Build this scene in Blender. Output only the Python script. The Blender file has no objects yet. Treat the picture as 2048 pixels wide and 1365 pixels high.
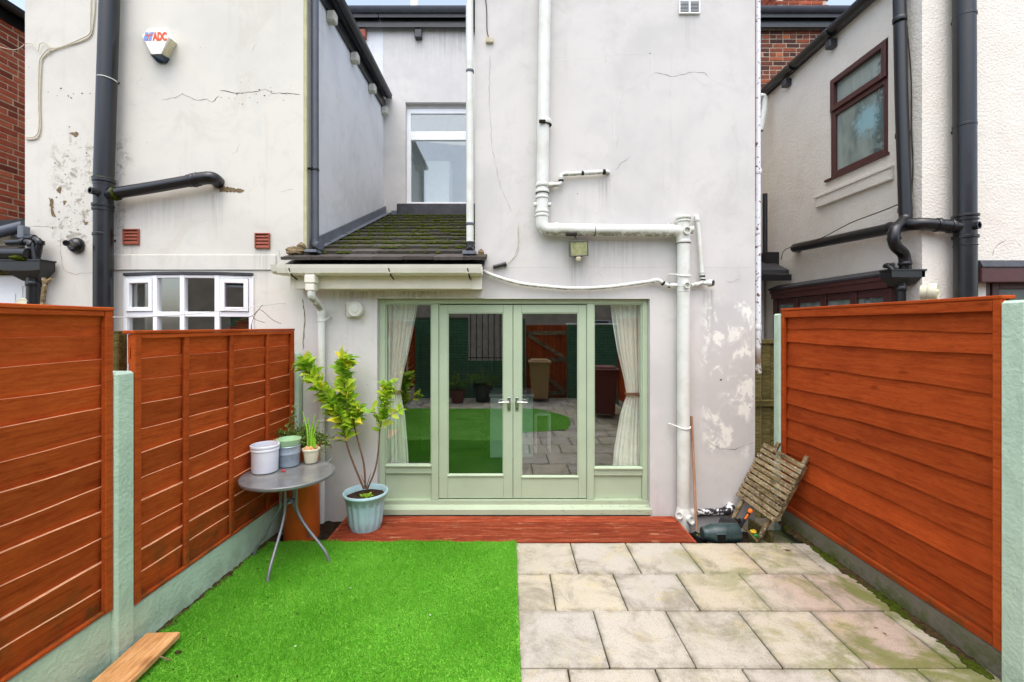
import bpy, bmesh, math, random
import numpy as np
from mathutils import Vector, Matrix

random.seed(11)
rng = np.random.default_rng(5)
R = math.radians
scene = bpy.context.scene
COL = scene.collection

# ------------------------------------------------------------------ camera
F = 880.0                       # focal length in photo pixels (photo is 2048 wide)
VX, VY = 1015.0, 652.0          # vanishing point of everything running away from the camera
CH = 1.93                       # camera height
cam_d = bpy.data.cameras.new("camera")
cam = bpy.data.objects.new("camera", cam_d)
COL.objects.link(cam)
cam.location = (0, 0, CH)
cam.rotation_euler = (R(90), 0, 0)
cam_d.sensor_width = 36.0
cam_d.lens = F / 2048 * 36.0
cam_d.shift_x = (1024 - VX) / 2048
cam_d.shift_y = -(682.5 - VY) / 2048
cam_d.clip_start = 0.05
cam_d.clip_end = 500
scene.camera = cam

# ------------------------------------------------------------------ world, sun, exposure
SUN_DIR = Vector((-0.03, -0.42, 1.0)).normalized()
world = bpy.data.worlds.new("World")
scene.world = world
world.use_nodes = True
wt = world.node_tree
wt.nodes.clear()
sky = wt.nodes.new("ShaderNodeTexSky")
sky.sky_type = 'NISHITA'
sky.sun_disc = False
sky.sun_elevation = math.asin(SUN_DIR.z)
sky.sun_rotation = math.atan2(SUN_DIR.x, SUN_DIR.y)
sky.air_density = 1.0
sky.dust_density = 3.0
sky.ozone_density = 1.0
hs = wt.nodes.new("ShaderNodeHueSaturation")
hs.inputs["Saturation"].default_value = 0.72
bg = wt.nodes.new("ShaderNodeBackground")
bg.inputs["Strength"].default_value = 0.15
wo = wt.nodes.new("ShaderNodeOutputWorld")
wt.links.new(sky.outputs[0], hs.inputs["Color"])
wt.links.new(hs.outputs[0], bg.inputs["Color"])
wt.links.new(bg.outputs[0], wo.inputs["Surface"])

sun_d = bpy.data.lights.new("sun", 'SUN')
sun_d.energy = 0.6
sun_d.angle = R(90)
sun_d.color = (1.0, 0.94, 0.84)
sun = bpy.data.objects.new("sun", sun_d)
COL.objects.link(sun)
sun.location = (-4, -6, 12)
sun.rotation_euler = (-SUN_DIR).to_track_quat('-Z', 'Y').to_euler()

vs = scene.view_settings
vs.view_transform = 'Standard'
vs.look = 'None'
vs.exposure = 1.38
vs.gamma = 1.0
vs.use_curve_mapping = False
scene.cycles.use_denoising = True
scene.cycles.max_bounces = 7
scene.cycles.diffuse_bounces = 5
scene.cycles.glossy_bounces = 3
scene.cycles.transparent_max_bounces = 12

# ------------------------------------------------------------------ helpers: points
def P(px, py, Y):
    """photo pixel + distance from the camera plane -> point in the place"""
    return Vector(((px - VX) * Y / F, Y, CH - (py - VY) * Y / F))
def PX(px, Y): return (px - VX) * Y / F
def PZ(py, Y): return CH - (py - VY) * Y / F

# ------------------------------------------------------------------ helpers: mesh builder
class B:
    def __init__(s):
        s.v = []; s.f = []; s.m = []; s.mi = 0
    def add(s, vs_, fs, M=None):
        o = len(s.v)
        for p in vs_:
            p = Vector(p)
            s.v.append(M @ p if M is not None else p)
        for f in fs:
            s.f.append([i + o for i in f]); s.m.append(s.mi)
        return s
    def quad(s, a, b, c, d): return s.add([a, b, c, d], [(0, 1, 2, 3)])
    def box(s, x0, x1, y0, y1, z0, z1, M=None):
        vs_ = [(x0,y0,z0),(x1,y0,z0),(x1,y1,z0),(x0,y1,z0),(x0,y0,z1),(x1,y0,z1),(x1,y1,z1),(x0,y1,z1)]
        return s.add(vs_, [(0,3,2,1),(4,5,6,7),(0,1,5,4),(1,2,6,5),(2,3,7,6),(3,0,4,7)], M)
    def cbox(s, x0, x1, y0, y1, z0, z1, c=0.004, M=None):
        """box with chamfered edges"""
        if x0 > x1: x0, x1 = x1, x0
        if y0 > y1: y0, y1 = y1, y0
        if z0 > z1: z0, z1 = z1, z0
        c = min(c, (x1-x0)*.45, (y1-y0)*.45, (z1-z0)*.45)
        vs_ = []; idx = {}
        X = (x0, x1); Y = (y0, y1); Z = (z0, z1)
        for i in (0,1):
            for j in (0,1):
                for k in (0,1):
                    dx = c if i == 0 else -c; dy = c if j == 0 else -c; dz = c if k == 0 else -c
                    idx[i,j,k,'x'] = len(vs_); vs_.append((X[i], Y[j]+dy, Z[k]+dz))
                    idx[i,j,k,'y'] = len(vs_); vs_.append((X[i]+dx, Y[j], Z[k]+dz))
                    idx[i,j,k,'z'] = len(vs_); vs_.append((X[i]+dx, Y[j]+dy, Z[k]))
        fs = []
        for i in (0,1):
            q = [idx[i,0,0,'x'], idx[i,1,0,'x'], idx[i,1,1,'x'], idx[i,0,1,'x']]; fs.append(q if i else q[::-1])
            q = [idx[0,i,0,'y'], idx[0,i,1,'y'], idx[1,i,1,'y'], idx[1,i,0,'y']]; fs.append(q if i else q[::-1])
            q = [idx[0,0,i,'z'], idx[1,0,i,'z'], idx[1,1,i,'z'], idx[0,1,i,'z']]; fs.append(q if i else q[::-1])
        def fl(q, sgn): fs.append(q if sgn > 0 else q[::-1])
        for j in (0,1):
            for k in (0,1):
                fl([idx[0,j,k,'y'], idx[1,j,k,'y'], idx[1,j,k,'z'], idx[0,j,k,'z']], 1 if j == k else -1) if False else fs.append([idx[0,j,k,'y'], idx[1,j,k,'y'], idx[1,j,k,'z'], idx[0,j,k,'z']])
        for i in (0,1):
            for k in (0,1):
                fs.append([idx[i,0,k,'x'], idx[i,1,k,'x'], idx[i,1,k,'z'], idx[i,0,k,'z']])
        for i in (0,1):
            for j in (0,1):
                fs.append([idx[i,j,0,'x'], idx[i,j,1,'x'], idx[i,j,1,'y'], idx[i,j,0,'y']])
                for k in (0,1):
                    fs.append([idx[i,j,k,'x'], idx[i,j,k,'y'], idx[i,j,k,'z']])
        return s.add(vs_, fs, M)
    def prism(s, poly, d, M=None):
        """polygon (list of points) extruded by vector d"""
        n = len(poly); d = Vector(d)
        vs_ = [Vector(p) for p in poly] + [Vector(p) + d for p in poly]
        fs = [tuple(range(n-1, -1, -1)), tuple(range(n, 2*n))]
        fs += [(i, (i+1) % n, n + (i+1) % n, n + i) for i in range(n)]
        return s.add(vs_, fs, M)
    def tube(s, path, r, n=14, caps=True, M=None):
        path = [Vector(p) for p in path]
        rs = r if isinstance(r, (list, tuple)) else [r]*len(path)
        rings = []; vs_ = []; fs = []
        t0 = (path[1]-path[0]).normalized()
        ref = Vector((0,0,1)) if abs(t0.z) < .9 else Vector((1,0,0))
        nrm = (ref - t0*ref.dot(t0)).normalized()
        for i, p in enumerate(path):
            if i == 0: t = path[1]-path[0]
            elif i == len(path)-1: t = path[-1]-path[-2]
            else: t = (path[i+1]-p).normalized() + (p-path[i-1]).normalized()
            t = t.normalized() if t.length > 1e-9 else t0
            nrm = (nrm - t*nrm.dot(t))
            nrm = nrm.normalized() if nrm.length > 1e-9 else Vector((1,0,0))
            bi = t.cross(nrm)
            k = 1.0
            if 0 < i < len(path)-1:
                c = max(.5, (path[i+1]-p).normalized().dot(t)); k = 1/c if c < .999 else 1
            for a in range(n):
                th = 2*math.pi*a/n
                vs_.append(p + (nrm*math.cos(th) + bi*math.sin(th))*rs[i])
        for i in range(len(path)-1):
            for a in range(n):
                b = (a+1) % n
                fs.append((i*n+a, i*n+b, (i+1)*n+b, (i+1)*n+a))
        if caps:
            fs.append(tuple(range(n-1, -1, -1)))
            fs.append(tuple((len(path)-1)*n + a for a in range(n)))
        return s.add(vs_, fs, M)
    def lathe(s, prof, n=28, M=None, wob=None):
        """profile [(r,h)...] turned round the local Z axis"""
        vs_ = []; fs = []
        for (r, h) in prof:
            for a in range(n):
                th = 2*math.pi*a/n
                rr = r*(wob(th, h) if wob else 1)
                vs_.append((rr*math.cos(th), rr*math.sin(th), h))
        for i in range(len(prof)-1):
            for a in range(n):
                b = (a+1) % n
                fs.append((i*n+a, i*n+b, (i+1)*n+b, (i+1)*n+a))
        if prof[0][0] > 1e-6: fs.append(tuple(range(n-1, -1, -1)))
        if prof[-1][0] > 1e-6: fs.append(tuple((len(prof)-1)*n + a for a in range(n)))
        return s.add(vs_, fs, M)
    def mesh(s, name, mats, smooth=False, inv=None, recalc=True, ang=38):
        me = bpy.data.meshes.new(name)
        vs_ = [tuple(inv @ p) for p in s.v] if inv is not None else [tuple(p) for p in s.v]
        me.from_pydata(vs_, [], s.f)
        for m in (mats if isinstance(mats, (list, tuple)) else [mats]): me.materials.append(m)
        if any(s.m): me.polygons.foreach_set("material_index", s.m)
        if recalc:
            bm = bmesh.new(); bm.from_mesh(me)
            bmesh.ops.recalc_face_normals(bm, faces=bm.faces)
            bm.to_mesh(me); bm.free()
        if smooth:
            me.polygons.foreach_set("use_smooth", [True]*len(me.polygons))
            me.set_sharp_from_angle(angle=R(ang))
        me.update()
        return me
    def part(s, name, mats, parent, smooth=False, local=False, recalc=True, label=None, ang=38):
        inv = None if local else root_of(parent).matrix_basis.inverted()
        o = bpy.data.objects.new(name, s.mesh(name, mats, smooth, inv, recalc, ang))
        COL.objects.link(o); o.parent = parent
        if label: o["label"] = label
        return o
    def top(s, name, mats, label=None, cat=None, group=None, kind=None, smooth=False, recalc=True, ang=38):
        """a thing that is a single mesh; its origin sits at the middle of its base"""
        xs = [p.x for p in s.v]; ys = [p.y for p in s.v]; zs = [p.z for p in s.v]
        c = Vector(((min(xs)+max(xs))/2, (min(ys)+max(ys))/2, min(zs)))
        o = bpy.data.objects.new(name, s.mesh(name, mats, smooth, Matrix.Translation(-c), recalc, ang))
        COL.objects.link(o); o.location = c
        tag(o, label, cat, group, kind)
        return o

def root_of(o):
    while o.parent: o = o.parent
    return o
def tag(o, label=None, cat=None, group=None, kind=None):
    if label: o["label"] = label
    if cat: o["category"] = cat
    if group: o["group"] = group
    if kind: o["kind"] = kind
    return o
def thing(name, label, cat, loc=(0,0,0), rz=0.0, group=None, kind=None):
    o = bpy.data.objects.new(name, None)
    o.empty_display_size = .1
    COL.objects.link(o)
    o.location = loc; o.rotation_euler = (0, 0, rz)
    o.matrix_basis = Matrix.Translation(Vector(loc)) @ Matrix.Rotation(rz, 4, 'Z')
    return tag(o, label, cat, group, kind)
def piece(name, me, parent, M):
    """a piece sharing mesh data, M = its place in the parent's own frame"""
    o = bpy.data.objects.new(name, me)
    COL.objects.link(o); o.parent = parent
    o.matrix_basis = M
    return o
def fillet(path, r, n=6):
    path = [Vector(p) for p in path]
    out = [path[0]]
    for i in range(1, len(path)-1):
        a, b, c = path[i-1], path[i], path[i+1]
        u = (a-b); v = (c-b)
        k = min(r, u.length*.48, v.length*.48)
        p0 = b + u.normalized()*k; p1 = b + v.normalized()*k
        for j in range(n+1):
            t = j/n
            out.append(p0*(1-t)**2 + b*2*t*(1-t) + p1*t*t)
    out.append(path[-1])
    return out
def smoothpath(pts, n=8):
    pts = [Vector(p) for p in pts]
    P_ = [pts[0]*2-pts[1]] + pts + [pts[-1]*2-pts[-2]]
    out = []
    for i in range(1, len(P_)-2):
        p0, p1, p2, p3 = P_[i-1:i+3]
        for j in range(n):
            t = j/n
            out.append(.5*((2*p1) + (p2-p0)*t + (2*p0-5*p1+4*p2-p3)*t*t + (3*p1-p0-3*p2+p3)*t**3))
    out.append(pts[-1])
    return out
def sheet(b, fmap, u0, u1, z0, z1, holes, t, back=True):
    """flat wall with openings: fmap(u, depth, z) gives the point"""
    us = sorted({u0, u1} | {h[0] for h in holes} | {h[1] for h in holes})
    zs = sorted({z0, z1} | {h[2] for h in holes} | {h[3] for h in holes})
    us = [u for u in us if u0 <= u <= u1]; zs = [z for z in zs if z0 <= z <= z1]
    for i in range(len(us)-1):
        for j in range(len(zs)-1):
            cu = (us[i]+us[i+1])/2; cz = (zs[j]+zs[j+1])/2
            if any(h[0] < cu < h[1] and h[2] < cz < h[3] for h in holes): continue
            for w in ((0, t) if back else (0,)):
                b.quad(fmap(us[i], w, zs[j]), fmap(us[i+1], w, zs[j]), fmap(us[i+1], w, zs[j+1]), fmap(us[i], w, zs[j+1]))
    def rim(a0, a1, c0, c1):
        b.quad(fmap(a0, 0, c0), fmap(a1, 0, c1), fmap(a1, t, c1), fmap(a0, t, c0))
    for h in holes:
        rim(h[0], h[1], h[2], h[2]); rim(h[0], h[1], h[3], h[3]); rim(h[0], h[0], h[2], h[3]); rim(h[1], h[1], h[2], h[3])
    rim(u0, u1, z0, z0); rim(u0, u1, z1, z1); rim(u0, u0, z0, z1); rim(u1, u1, z0, z1)
def axis_m(p, d):
    """matrix taking local Z to direction d at point p"""
    return Matrix.Translation(Vector(p)) @ Vector(d).normalized().to_track_quat('Z', 'Y').to_matrix().to_4x4()

# ------------------------------------------------------------------ helpers: materials
def srgb(r, g, b):
    f = lambda c: (c/255/12.92) if c/255 <= .04045 else ((c/255+.055)/1.055)**2.4
    return (f(r), f(g), f(b), 1)
class N:
    def __init__(s, name, rough=.7, spec=.4):
        s.mat = bpy.data.materials.new(name); s.mat.use_nodes = True
        s.t = s.mat.node_tree; s.t.nodes.clear()
        s.out = s.n("ShaderNodeOutputMaterial"); s.b = s.n("ShaderNodeBsdfPrincipled")
        s.l(s.b.outputs[0], s.out.inputs[0])
        s.b.inputs["Roughness"].default_value = rough
        s.b.inputs["Specular IOR Level"].default_value = spec
        s._rnd = None
    def n(s, k): return s.t.nodes.new(k)
    def l(s, a, b): s.t.links.new(a, b)
    def set(s, sock, v):
        if hasattr(v, "links") or isinstance(v, bpy.types.NodeSocket): s.l(v, sock)
        else: sock.default_value = v
    def math(s, op, a, b=0.0, c=None):
        n = s.n("ShaderNodeMath"); n.operation = op
        s.set(n.inputs[0], a); s.set(n.inputs[1], b)
        if c is not None: s.set(n.inputs[2], c)
        return n.outputs[0]
    def rnd(s):
        if s._rnd is None: s._rnd = s.n("ShaderNodeObjectInfo").outputs["Random"]
        return s._rnd
    def obj(s, scale=(1,1,1), rnd=True):
        tc = s.n("ShaderNodeTexCoord").outputs["Object"]
        mp = s.n("ShaderNodeMapping"); s.l(tc, mp.inputs[0]); mp.inputs["Scale"].default_value = scale
        if rnd:
            c = s.n("ShaderNodeCombineXYZ")
            for k, m in enumerate((37.0, 61.0, 83.0)): s.l(s.math('MULTIPLY', s.rnd(), m), c.inputs[k])
            s.l(c.outputs[0], mp.inputs["Location"])
        return mp.outputs[0]
    def pos(s, scale=(1,1,1)):
        g = s.n("ShaderNodeNewGeometry").outputs["Position"]
        mp = s.n("ShaderNodeMapping"); s.l(g, mp.inputs[0]); mp.inputs["Scale"].default_value = scale
        return mp.outputs[0]
    def noise(s, co, scale=5, detail=4, rough=.55, dist=0.0):
        n = s.n("ShaderNodeTexNoise"); s.l(co, n.inputs["Vector"])
        n.inputs["Scale"].default_value = scale; n.inputs["Detail"].default_value = detail
        n.inputs["Roughness"].default_value = rough; n.inputs["Distortion"].default_value = dist
        return n.outputs["Fac"]
    def voro(s, co, scale=5, feat='F1'):
        n = s.n("ShaderNodeTexVoronoi"); n.feature = feat; s.l(co, n.inputs["Vector"]); n.inputs["Scale"].default_value = scale
        return n.outputs["Distance"]
    def ramp(s, f, stops, interp='LINEAR'):
        r = s.n("ShaderNodeValToRGB"); s.l(f, r.inputs[0]); e = r.color_ramp; e.interpolation = interp
        while len(e.elements) < len(stops): e.elements.new(.5)
        for el, (p, c) in zip(e.elements, stops):
            el.position = p; el.color = c if isinstance(c, (tuple, list)) else (c, c, c, 1)
        return r.outputs[0]
    def step(s, f, a, b):
        m = s.n("ShaderNodeMapRange"); m.interpolation_type = 'SMOOTHSTEP'
        s.set(m.inputs[0], f); m.inputs[1].default_value = a; m.inputs[2].default_value = b
        return m.outputs[0]
    def mix(s, f, a, b, mode='MIX'):
        m = s.n("ShaderNodeMix"); m.data_type = 'RGBA'; m.blend_type = mode
        s.set(m.inputs[0], f); s.set(m.inputs[6], a); s.set(m.inputs[7], b)
        return m.outputs[2]
    def xyz(s, co):
        n = s.n("ShaderNodeSeparateXYZ"); s.l(co, n.inputs[0]); return n.outputs
    def col(s, c): s.set(s.b.inputs["Base Color"], c); return s
    def rough(s, v): s.set(s.b.inputs["Roughness"], v); return s
    def bump(s, h, strength=.3, dist=.01, nrm=None):
        n = s.n("ShaderNodeBump"); s.set(n.inputs["Height"], h)
        n.inputs["Strength"].default_value = strength; n.inputs["Distance"].default_value = dist
        if nrm is not None: s.l(nrm, n.inputs["Normal"])
        s.l(n.outputs[0], s.b.inputs["Normal"])
        return n.outputs[0]
    def hsv(s, c, h=.5, sat=1.0, v=1.0):
        n = s.n("ShaderNodeHueSaturation"); s.set(n.inputs["Color"], c)
        s.set(n.inputs["Hue"], h); s.set(n.inputs["Saturation"], sat); s.set(n.inputs["Value"], v)
        return n.outputs[0]

def simple(name, c, rough=.6, spec=.4, var=.12, scale=12, bump=.1, bscale=60, metal=0.0, bdist=.003):
    m = N(name, rough, spec)
    co = m.obj()
    f = m.noise(co, scale, 3, .6)
    dark = tuple(x*(1-var) for x in c[:3]) + (1,); light = tuple(min(1, x*(1+var)) for x in c[:3]) + (1,)
    m.col(m.ramp(f, [(.3, dark), (.7, light)]))
    m.b.inputs["Metallic"].default_value = metal
    if bump >= .1: m.bump(m.noise(co, bscale, 1), bump, bdist)
    m.rough(m.math('MULTIPLY_ADD', f, .25, rough-.12))
    return m.mat

def render_mat(name, base, grey, dirt, fine=140, bs=.25, bd=.004, speck=.5, streak=.5, peel=None, dirty_box=None, coarse=None, drips=()):
    m = N(name, .85, .25)
    co = m.pos()
    big = m.noise(co, .9, 4, .62, .4)
    mid = m.noise(co, 4.2, 5, .65, .5)
    c = m.mix(m.step(big, .42, .68), base, grey)
    c = m.mix(m.math('MULTIPLY', m.step(mid, .48, .70), .6), c, grey)
    c = m.mix(m.math('MULTIPLY', m.step(m.noise(co, 1.6, 5, .7, 1.2), .56, .66), .13), c, dirt)
    # rain streaks
    st = m.noise(m.pos((9, 9, .55)), 1.0, 5, .7)
    c = m.mix(m.math('MULTIPLY', m.step(st, .56, .78), .45*streak), c, dirt)
    # black mould specks, gathered where the plaster stays wet
    sp = m.math('MULTIPLY', m.step(m.noise(co, 55, 3, .6), .66, .72), m.step(m.noise(co, 2.3, 4, .6), .55, .68))
    c = m.mix(m.math('MULTIPLY', sp, speck), c, (.05, .048, .04, 1))
    h = m.math('ADD', m.math('MULTIPLY', m.noise(co, fine, 1, .6), .5), m.math('MULTIPLY', m.noise(co, 4.2, 3, .65), 1.2))
    if dirty_box:      # an old damp patch: (x0,x1,z0,z1)
        x = m.xyz(co); x0, x1, z0, z1 = dirty_box
        k = m.math('MULTIPLY', m.math('MULTIPLY', m.step(x[0], x0, x0+.25), m.step(x[0], x1, x1-.25)), m.math('MULTIPLY', m.step(x[2], z0, z0+.3), m.step(x[2], z1, z1-.3)))
        d = m.math('MULTIPLY', k, m.step(m.noise(co, 9, 6, .75, .6), .5, .64))
        c = m.mix(m.math('MULTIPLY', d, .75), c, (.20, .18, .12, 1))
        d2 = m.math('MULTIPLY', k, m.step(m.noise(co, 34, 4, .7), .6, .68))
        c = m.mix(m.math('MULTIPLY', d2, .8), c, (.045, .045, .03, 1))
    if peel:           # paint flaked back to an older cream coat inside (x0,x1,z0,z1)
        x = m.xyz(co); x0, x1, z0, z1 = peel
        k = m.math('MULTIPLY', m.math('MULTIPLY', m.step(x[0], x0, x0+.12), m.step(x[0], x1, x1-.06)), m.math('MULTIPLY', m.step(x[2], z0, z0+.12), m.step(x[2], z1, z1-.15)))
        n1 = m.noise(m.pos((1, 1, .8)), 7.5, 7, .62, .5)
        d = m.math('MULTIPLY', k, m.step(n1, .555, .61))
        c = m.mix(m.math('MULTIPLY', k, .7), c, tuple(v*.93 for v in grey[:3]) + (1,))
        soft = m.math('MULTIPLY', k, m.step(n1, .47, .6))
        c = m.mix(m.math('MULTIPLY', soft, .35), c, (.80, .80, .76, 1))
        c = m.mix(m.math('MULTIPLY', d, .6), c, (.90, .89, .80, 1))
    if drips:          # run-off marks below pipes, vents and sills: (x, top z, length, half width, strength)
        x = m.xyz(co); sn = m.step(m.noise(m.pos((34, 34, 1.1)), 1.0, 4, .7), .36, .68); tot = None
        for (dx_, dz_, dl_, dw_, ds_) in drips:
            a_ = m.math('SUBTRACT', 1.0, m.step(m.math('ABSOLUTE', m.math('SUBTRACT', x[0], dx_)), dw_*.35, dw_))
            b_ = m.math('MULTIPLY', m.step(x[2], dz_-dl_, dz_-dl_*.1), m.math('LESS_THAN', x[2], dz_))
            k_ = m.math('MULTIPLY', m.math('MULTIPLY', a_, b_), ds_)
            tot = k_ if tot is None else m.math('MAXIMUM', tot, k_)
        c = m.mix(m.math('MULTIPLY', tot, sn), c, (.13, .12, .08, 1))
    m.col(c)
    nr = m.bump(h, bs, bd)
    if coarse:
        n2 = m.n("ShaderNodeBump"); n2.inputs["Strength"].default_value = coarse[1]; n2.inputs["Distance"].default_value = coarse[2]
        m.l(m.noise(co, coarse[0], 2, .5), n2.inputs["Height"]); m.l(nr, n2.inputs["Normal"]); m.l(n2.outputs[0], m.b.inputs["Normal"])
    return m.mat

def wood_mat(name, base, dark, light, rough=.8, green=None, gsc=(3.5, 30, 42), knots=True, lichen=False, scuff=False):
    """grain runs along local X"""
    m = N(name, rough, .08)
    co = m.obj(gsc)
    g = m.noise(co, 1.0, 7, .65, .8)
    co2 = m.obj((1, 1, 1))
    big = m.noise(co2, 2.2, 4, .6)
    c = m.ramp(g, [(.30, dark), (.5, base), (.72, light)])
    c = m.mix(m.math('MULTIPLY', m.step(big, .48, .72), .6), c, dark)
    c = m.mix(m.math('MULTIPLY', m.step(m.noise(m.obj((8, 40, 40)), 3.0, 3, .7), .45, .75), .4), c, tuple(x*.6 for x in dark[:3]) + (1,))
    if knots:
        v = m.voro(m.obj((2.2, 2.2, 6.5)), 1.0)
        kn = m.math('SUBTRACT', 1.0, m.step(v, .03, .13))
        c = m.mix(m.math('MULTIPLY', kn, .5), c, tuple(x*.42 for x in dark[:3]) + (1,))
    c = m.hsv(c, .5, .995, m.math('MULTIPLY_ADD', m.rnd(), .36, .80))
    c = m.mix(m.math('MULTIPLY', m.step(m.noise(m.pos((1.4, 1.4, 3)), 1.5, 5, .7), .54, .74), .4), c, tuple(x*.5 for x in dark[:3]) + (1,))
    if lichen:
        c = m.mix(m.math('MULTIPLY', m.step(m.noise(m.pos(), 38, 4, .7), .56, .64), .7), c, srgb(190,186,168))
        c = m.mix(m.math('MULTIPLY', m.step(m.noise(m.pos(), 11, 4, .7), .54, .66), .7), c, srgb(70,58,38))
    if scuff:
        c = m.mix(m.math('MULTIPLY', m.step(m.noise(m.pos((2.5, 22, 1)), 1.3, 5, .75), .56, .66), .6), c, srgb(196,150,116))
    if green:
        ps = m.pos(); gz = m.math('MULTIPLY', m.step(m.xyz(ps)[2], green[1], green[0]), m.step(m.noise(ps, 7, 5, .65), .42, .66))
        c = m.mix(m.math('MULTIPLY', gz, .6), c, (.05, .06, .018, 1))
    m.col(c)
    m.bump(m.noise(co, 1.6, 2), .3, .004)
    return m.mat

MAT = {}
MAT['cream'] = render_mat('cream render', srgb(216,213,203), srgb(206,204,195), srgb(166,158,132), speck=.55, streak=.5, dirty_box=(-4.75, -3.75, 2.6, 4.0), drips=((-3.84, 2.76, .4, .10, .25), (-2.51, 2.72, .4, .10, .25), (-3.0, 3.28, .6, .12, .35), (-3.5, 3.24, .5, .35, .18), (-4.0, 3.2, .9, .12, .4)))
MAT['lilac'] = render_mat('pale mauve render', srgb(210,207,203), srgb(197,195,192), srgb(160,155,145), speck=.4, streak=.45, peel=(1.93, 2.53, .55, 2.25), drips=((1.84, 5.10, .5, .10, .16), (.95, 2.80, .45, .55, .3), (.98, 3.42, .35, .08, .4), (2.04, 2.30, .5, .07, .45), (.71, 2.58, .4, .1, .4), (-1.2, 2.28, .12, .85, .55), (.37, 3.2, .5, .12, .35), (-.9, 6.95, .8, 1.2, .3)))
MAT['shade_lift_white'] = render_mat('lightened white side render', srgb(226,228,230), srgb(212,214,216), srgb(170,168,150), speck=.2, streak=.5)  # kept lighter than the front renders, offsetting shade on the side wall
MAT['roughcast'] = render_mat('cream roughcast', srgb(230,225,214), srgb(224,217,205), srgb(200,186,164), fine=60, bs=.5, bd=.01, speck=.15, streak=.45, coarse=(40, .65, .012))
def brick_mat(name, cols):
    m = N(name, .9, .2)
    c = m.ramp(m.rnd(), cols)
    co = m.obj()
    c = m.mix(m.math('MULTIPLY', m.step(m.noise(co, 16, 5, .7), .45, .75), .5), c, (.07, .03, .02, 1))
    c = m.mix(m.math('MULTIPLY', m.step(m.noise(co, 30, 4, .7), .6, .75), .35), c, (.5, .38, .28, 1))
    m.col(c); m.bump(m.noise(co, 70, 4), .6, .004)
    return m.mat
MAT['brick'] = brick_mat('red brick', [(0, srgb(112,56,44)), (.3, srgb(150,74,54)), (.7, srgb(170,88,64)), (1, srgb(184,104,76))])
MAT['brick_old'] = brick_mat('sooty brick', [(0, srgb(66,46,44)), (.35, srgb(112,66,52)), (.75, srgb(146,80,58)), (1, srgb(184,106,68))])
MAT['mortar'] = simple('mortar', srgb(190,174,152), .95, .1, .2, 20, .4, 90)
MAT['mortar_dark'] = simple('old mortar', srgb(172,158,138), .95, .1, .25, 20, .4, 90)
MAT['fence_left'] = wood_mat('lightened red cedar stain', srgb(180,80,30), srgb(154,62,22), srgb(192,92,38), green=(.30, .75))  # same stain lightened in colour to make up for the dim left side
MAT['fence_edge'] = simple('raw board edge', srgb(228,176,132), .8, .2, .2, 30, .2, 80)
MAT['fence_right'] = wood_mat('orange cedar stain', srgb(172,72,26), srgb(148,58,20), srgb(184,84,34), green=(.05, .35))
MAT['fence_old'] = wood_mat('weathered green timber', srgb(98,88,50), srgb(60,54,28), srgb(128,116,72), knots=False)
MAT['deck'] = wood_mat('red deck stain', srgb(150,68,42), srgb(112,44,28), srgb(178,94,62), rough=.6, scuff=True, knots=False)
MAT['plank'] = wood_mat('new timber', srgb(206,152,98), srgb(168,108,62), srgb(226,180,128))
MAT['grey_wood'] = wood_mat('weathered slats', srgb(134,116,84), srgb(80,66,44), srgb(178,164,132), gsc=(3, 22, 22), green=None, knots=False, lichen=True)
MAT['handle_wood'] = wood_mat('broom wood', srgb(190,150,122), srgb(164,120,92), srgb(206,172,146), gsc=(20, 20, 1.5), knots=False)

def concrete_paint(name, base, moss):
    m = N(name, .8, .3); co = m.pos()
    f = m.noise(co, 6, 5, .6)
    c = m.mix(m.step(f, .4, .7), base, tuple(x*.86 for x in base[:3]) + (1,))
    z = m.xyz(co)[2]
    mo = m.math('MULTIPLY', m.step(z, moss[1], moss[0]), m.step(m.noise(co, 8, 5, .7), .38, .62))
    c = m.mix(m.math('MULTIPLY', mo, moss[2]), c, (.09, .11, .03, 1))
    m.col(c)
    m.bump(m.noise(co, 40, 2, .6), .6, .010)
    return m.mat
MAT['post_green'] = concrete_paint('sage painted concrete', srgb(190,214,192), (-.02, .25, .35))
MAT['concrete'] = concrete_paint('mossy concrete', srgb(116,110,96), (.0, .22, .95))
def paint_mat(name, base, chip=.0, rough=.42):
    m = N(name, rough, .45); co = m.pos()
    f = m.noise(co, 3.5, 5, .6)
    c = m.mix(m.step(f, .35, .75), base, tuple(x*.92 for x in base[:3]) + (1,))
    x = m.xyz(co)
    low = m.math('MULTIPLY', m.step(x[2], .22, .05), m.step(x[0], -.2, .9))
    ch = m.math('MULTIPLY', low, m.step(m.noise(m.pos((5, 5, 30)), 3.0, 5, .65), .60, .66))
    c = m.mix(m.math('MULTIPLY', ch, chip), c, (.10, .065, .04, 1))
    m.col(c); m.bump(m.noise(m.pos((60, 60, 4)), 1.0, 1), .08, .003)
    return m.mat
MAT['sage'] = paint_mat('sage door paint', srgb(176,192,164), .9)
MAT['white_frame'] = simple('white window frame', srgb(238,240,242), .35, .5, .03, 5, .04)
MAT['brown_frame'] = simple('brown window frame', srgb(78,42,40), .4, .5, .2, 20, .08)
MAT['black_pipe'] = simple('black plastic pipe', srgb(15,16,19), .32, .6, .3, 6, .1, 120)
MAT['grey_pipe'] = simple('anthracite pipe', srgb(84,88,98), .4, .5, .15, 6, .1, 120)
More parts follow.
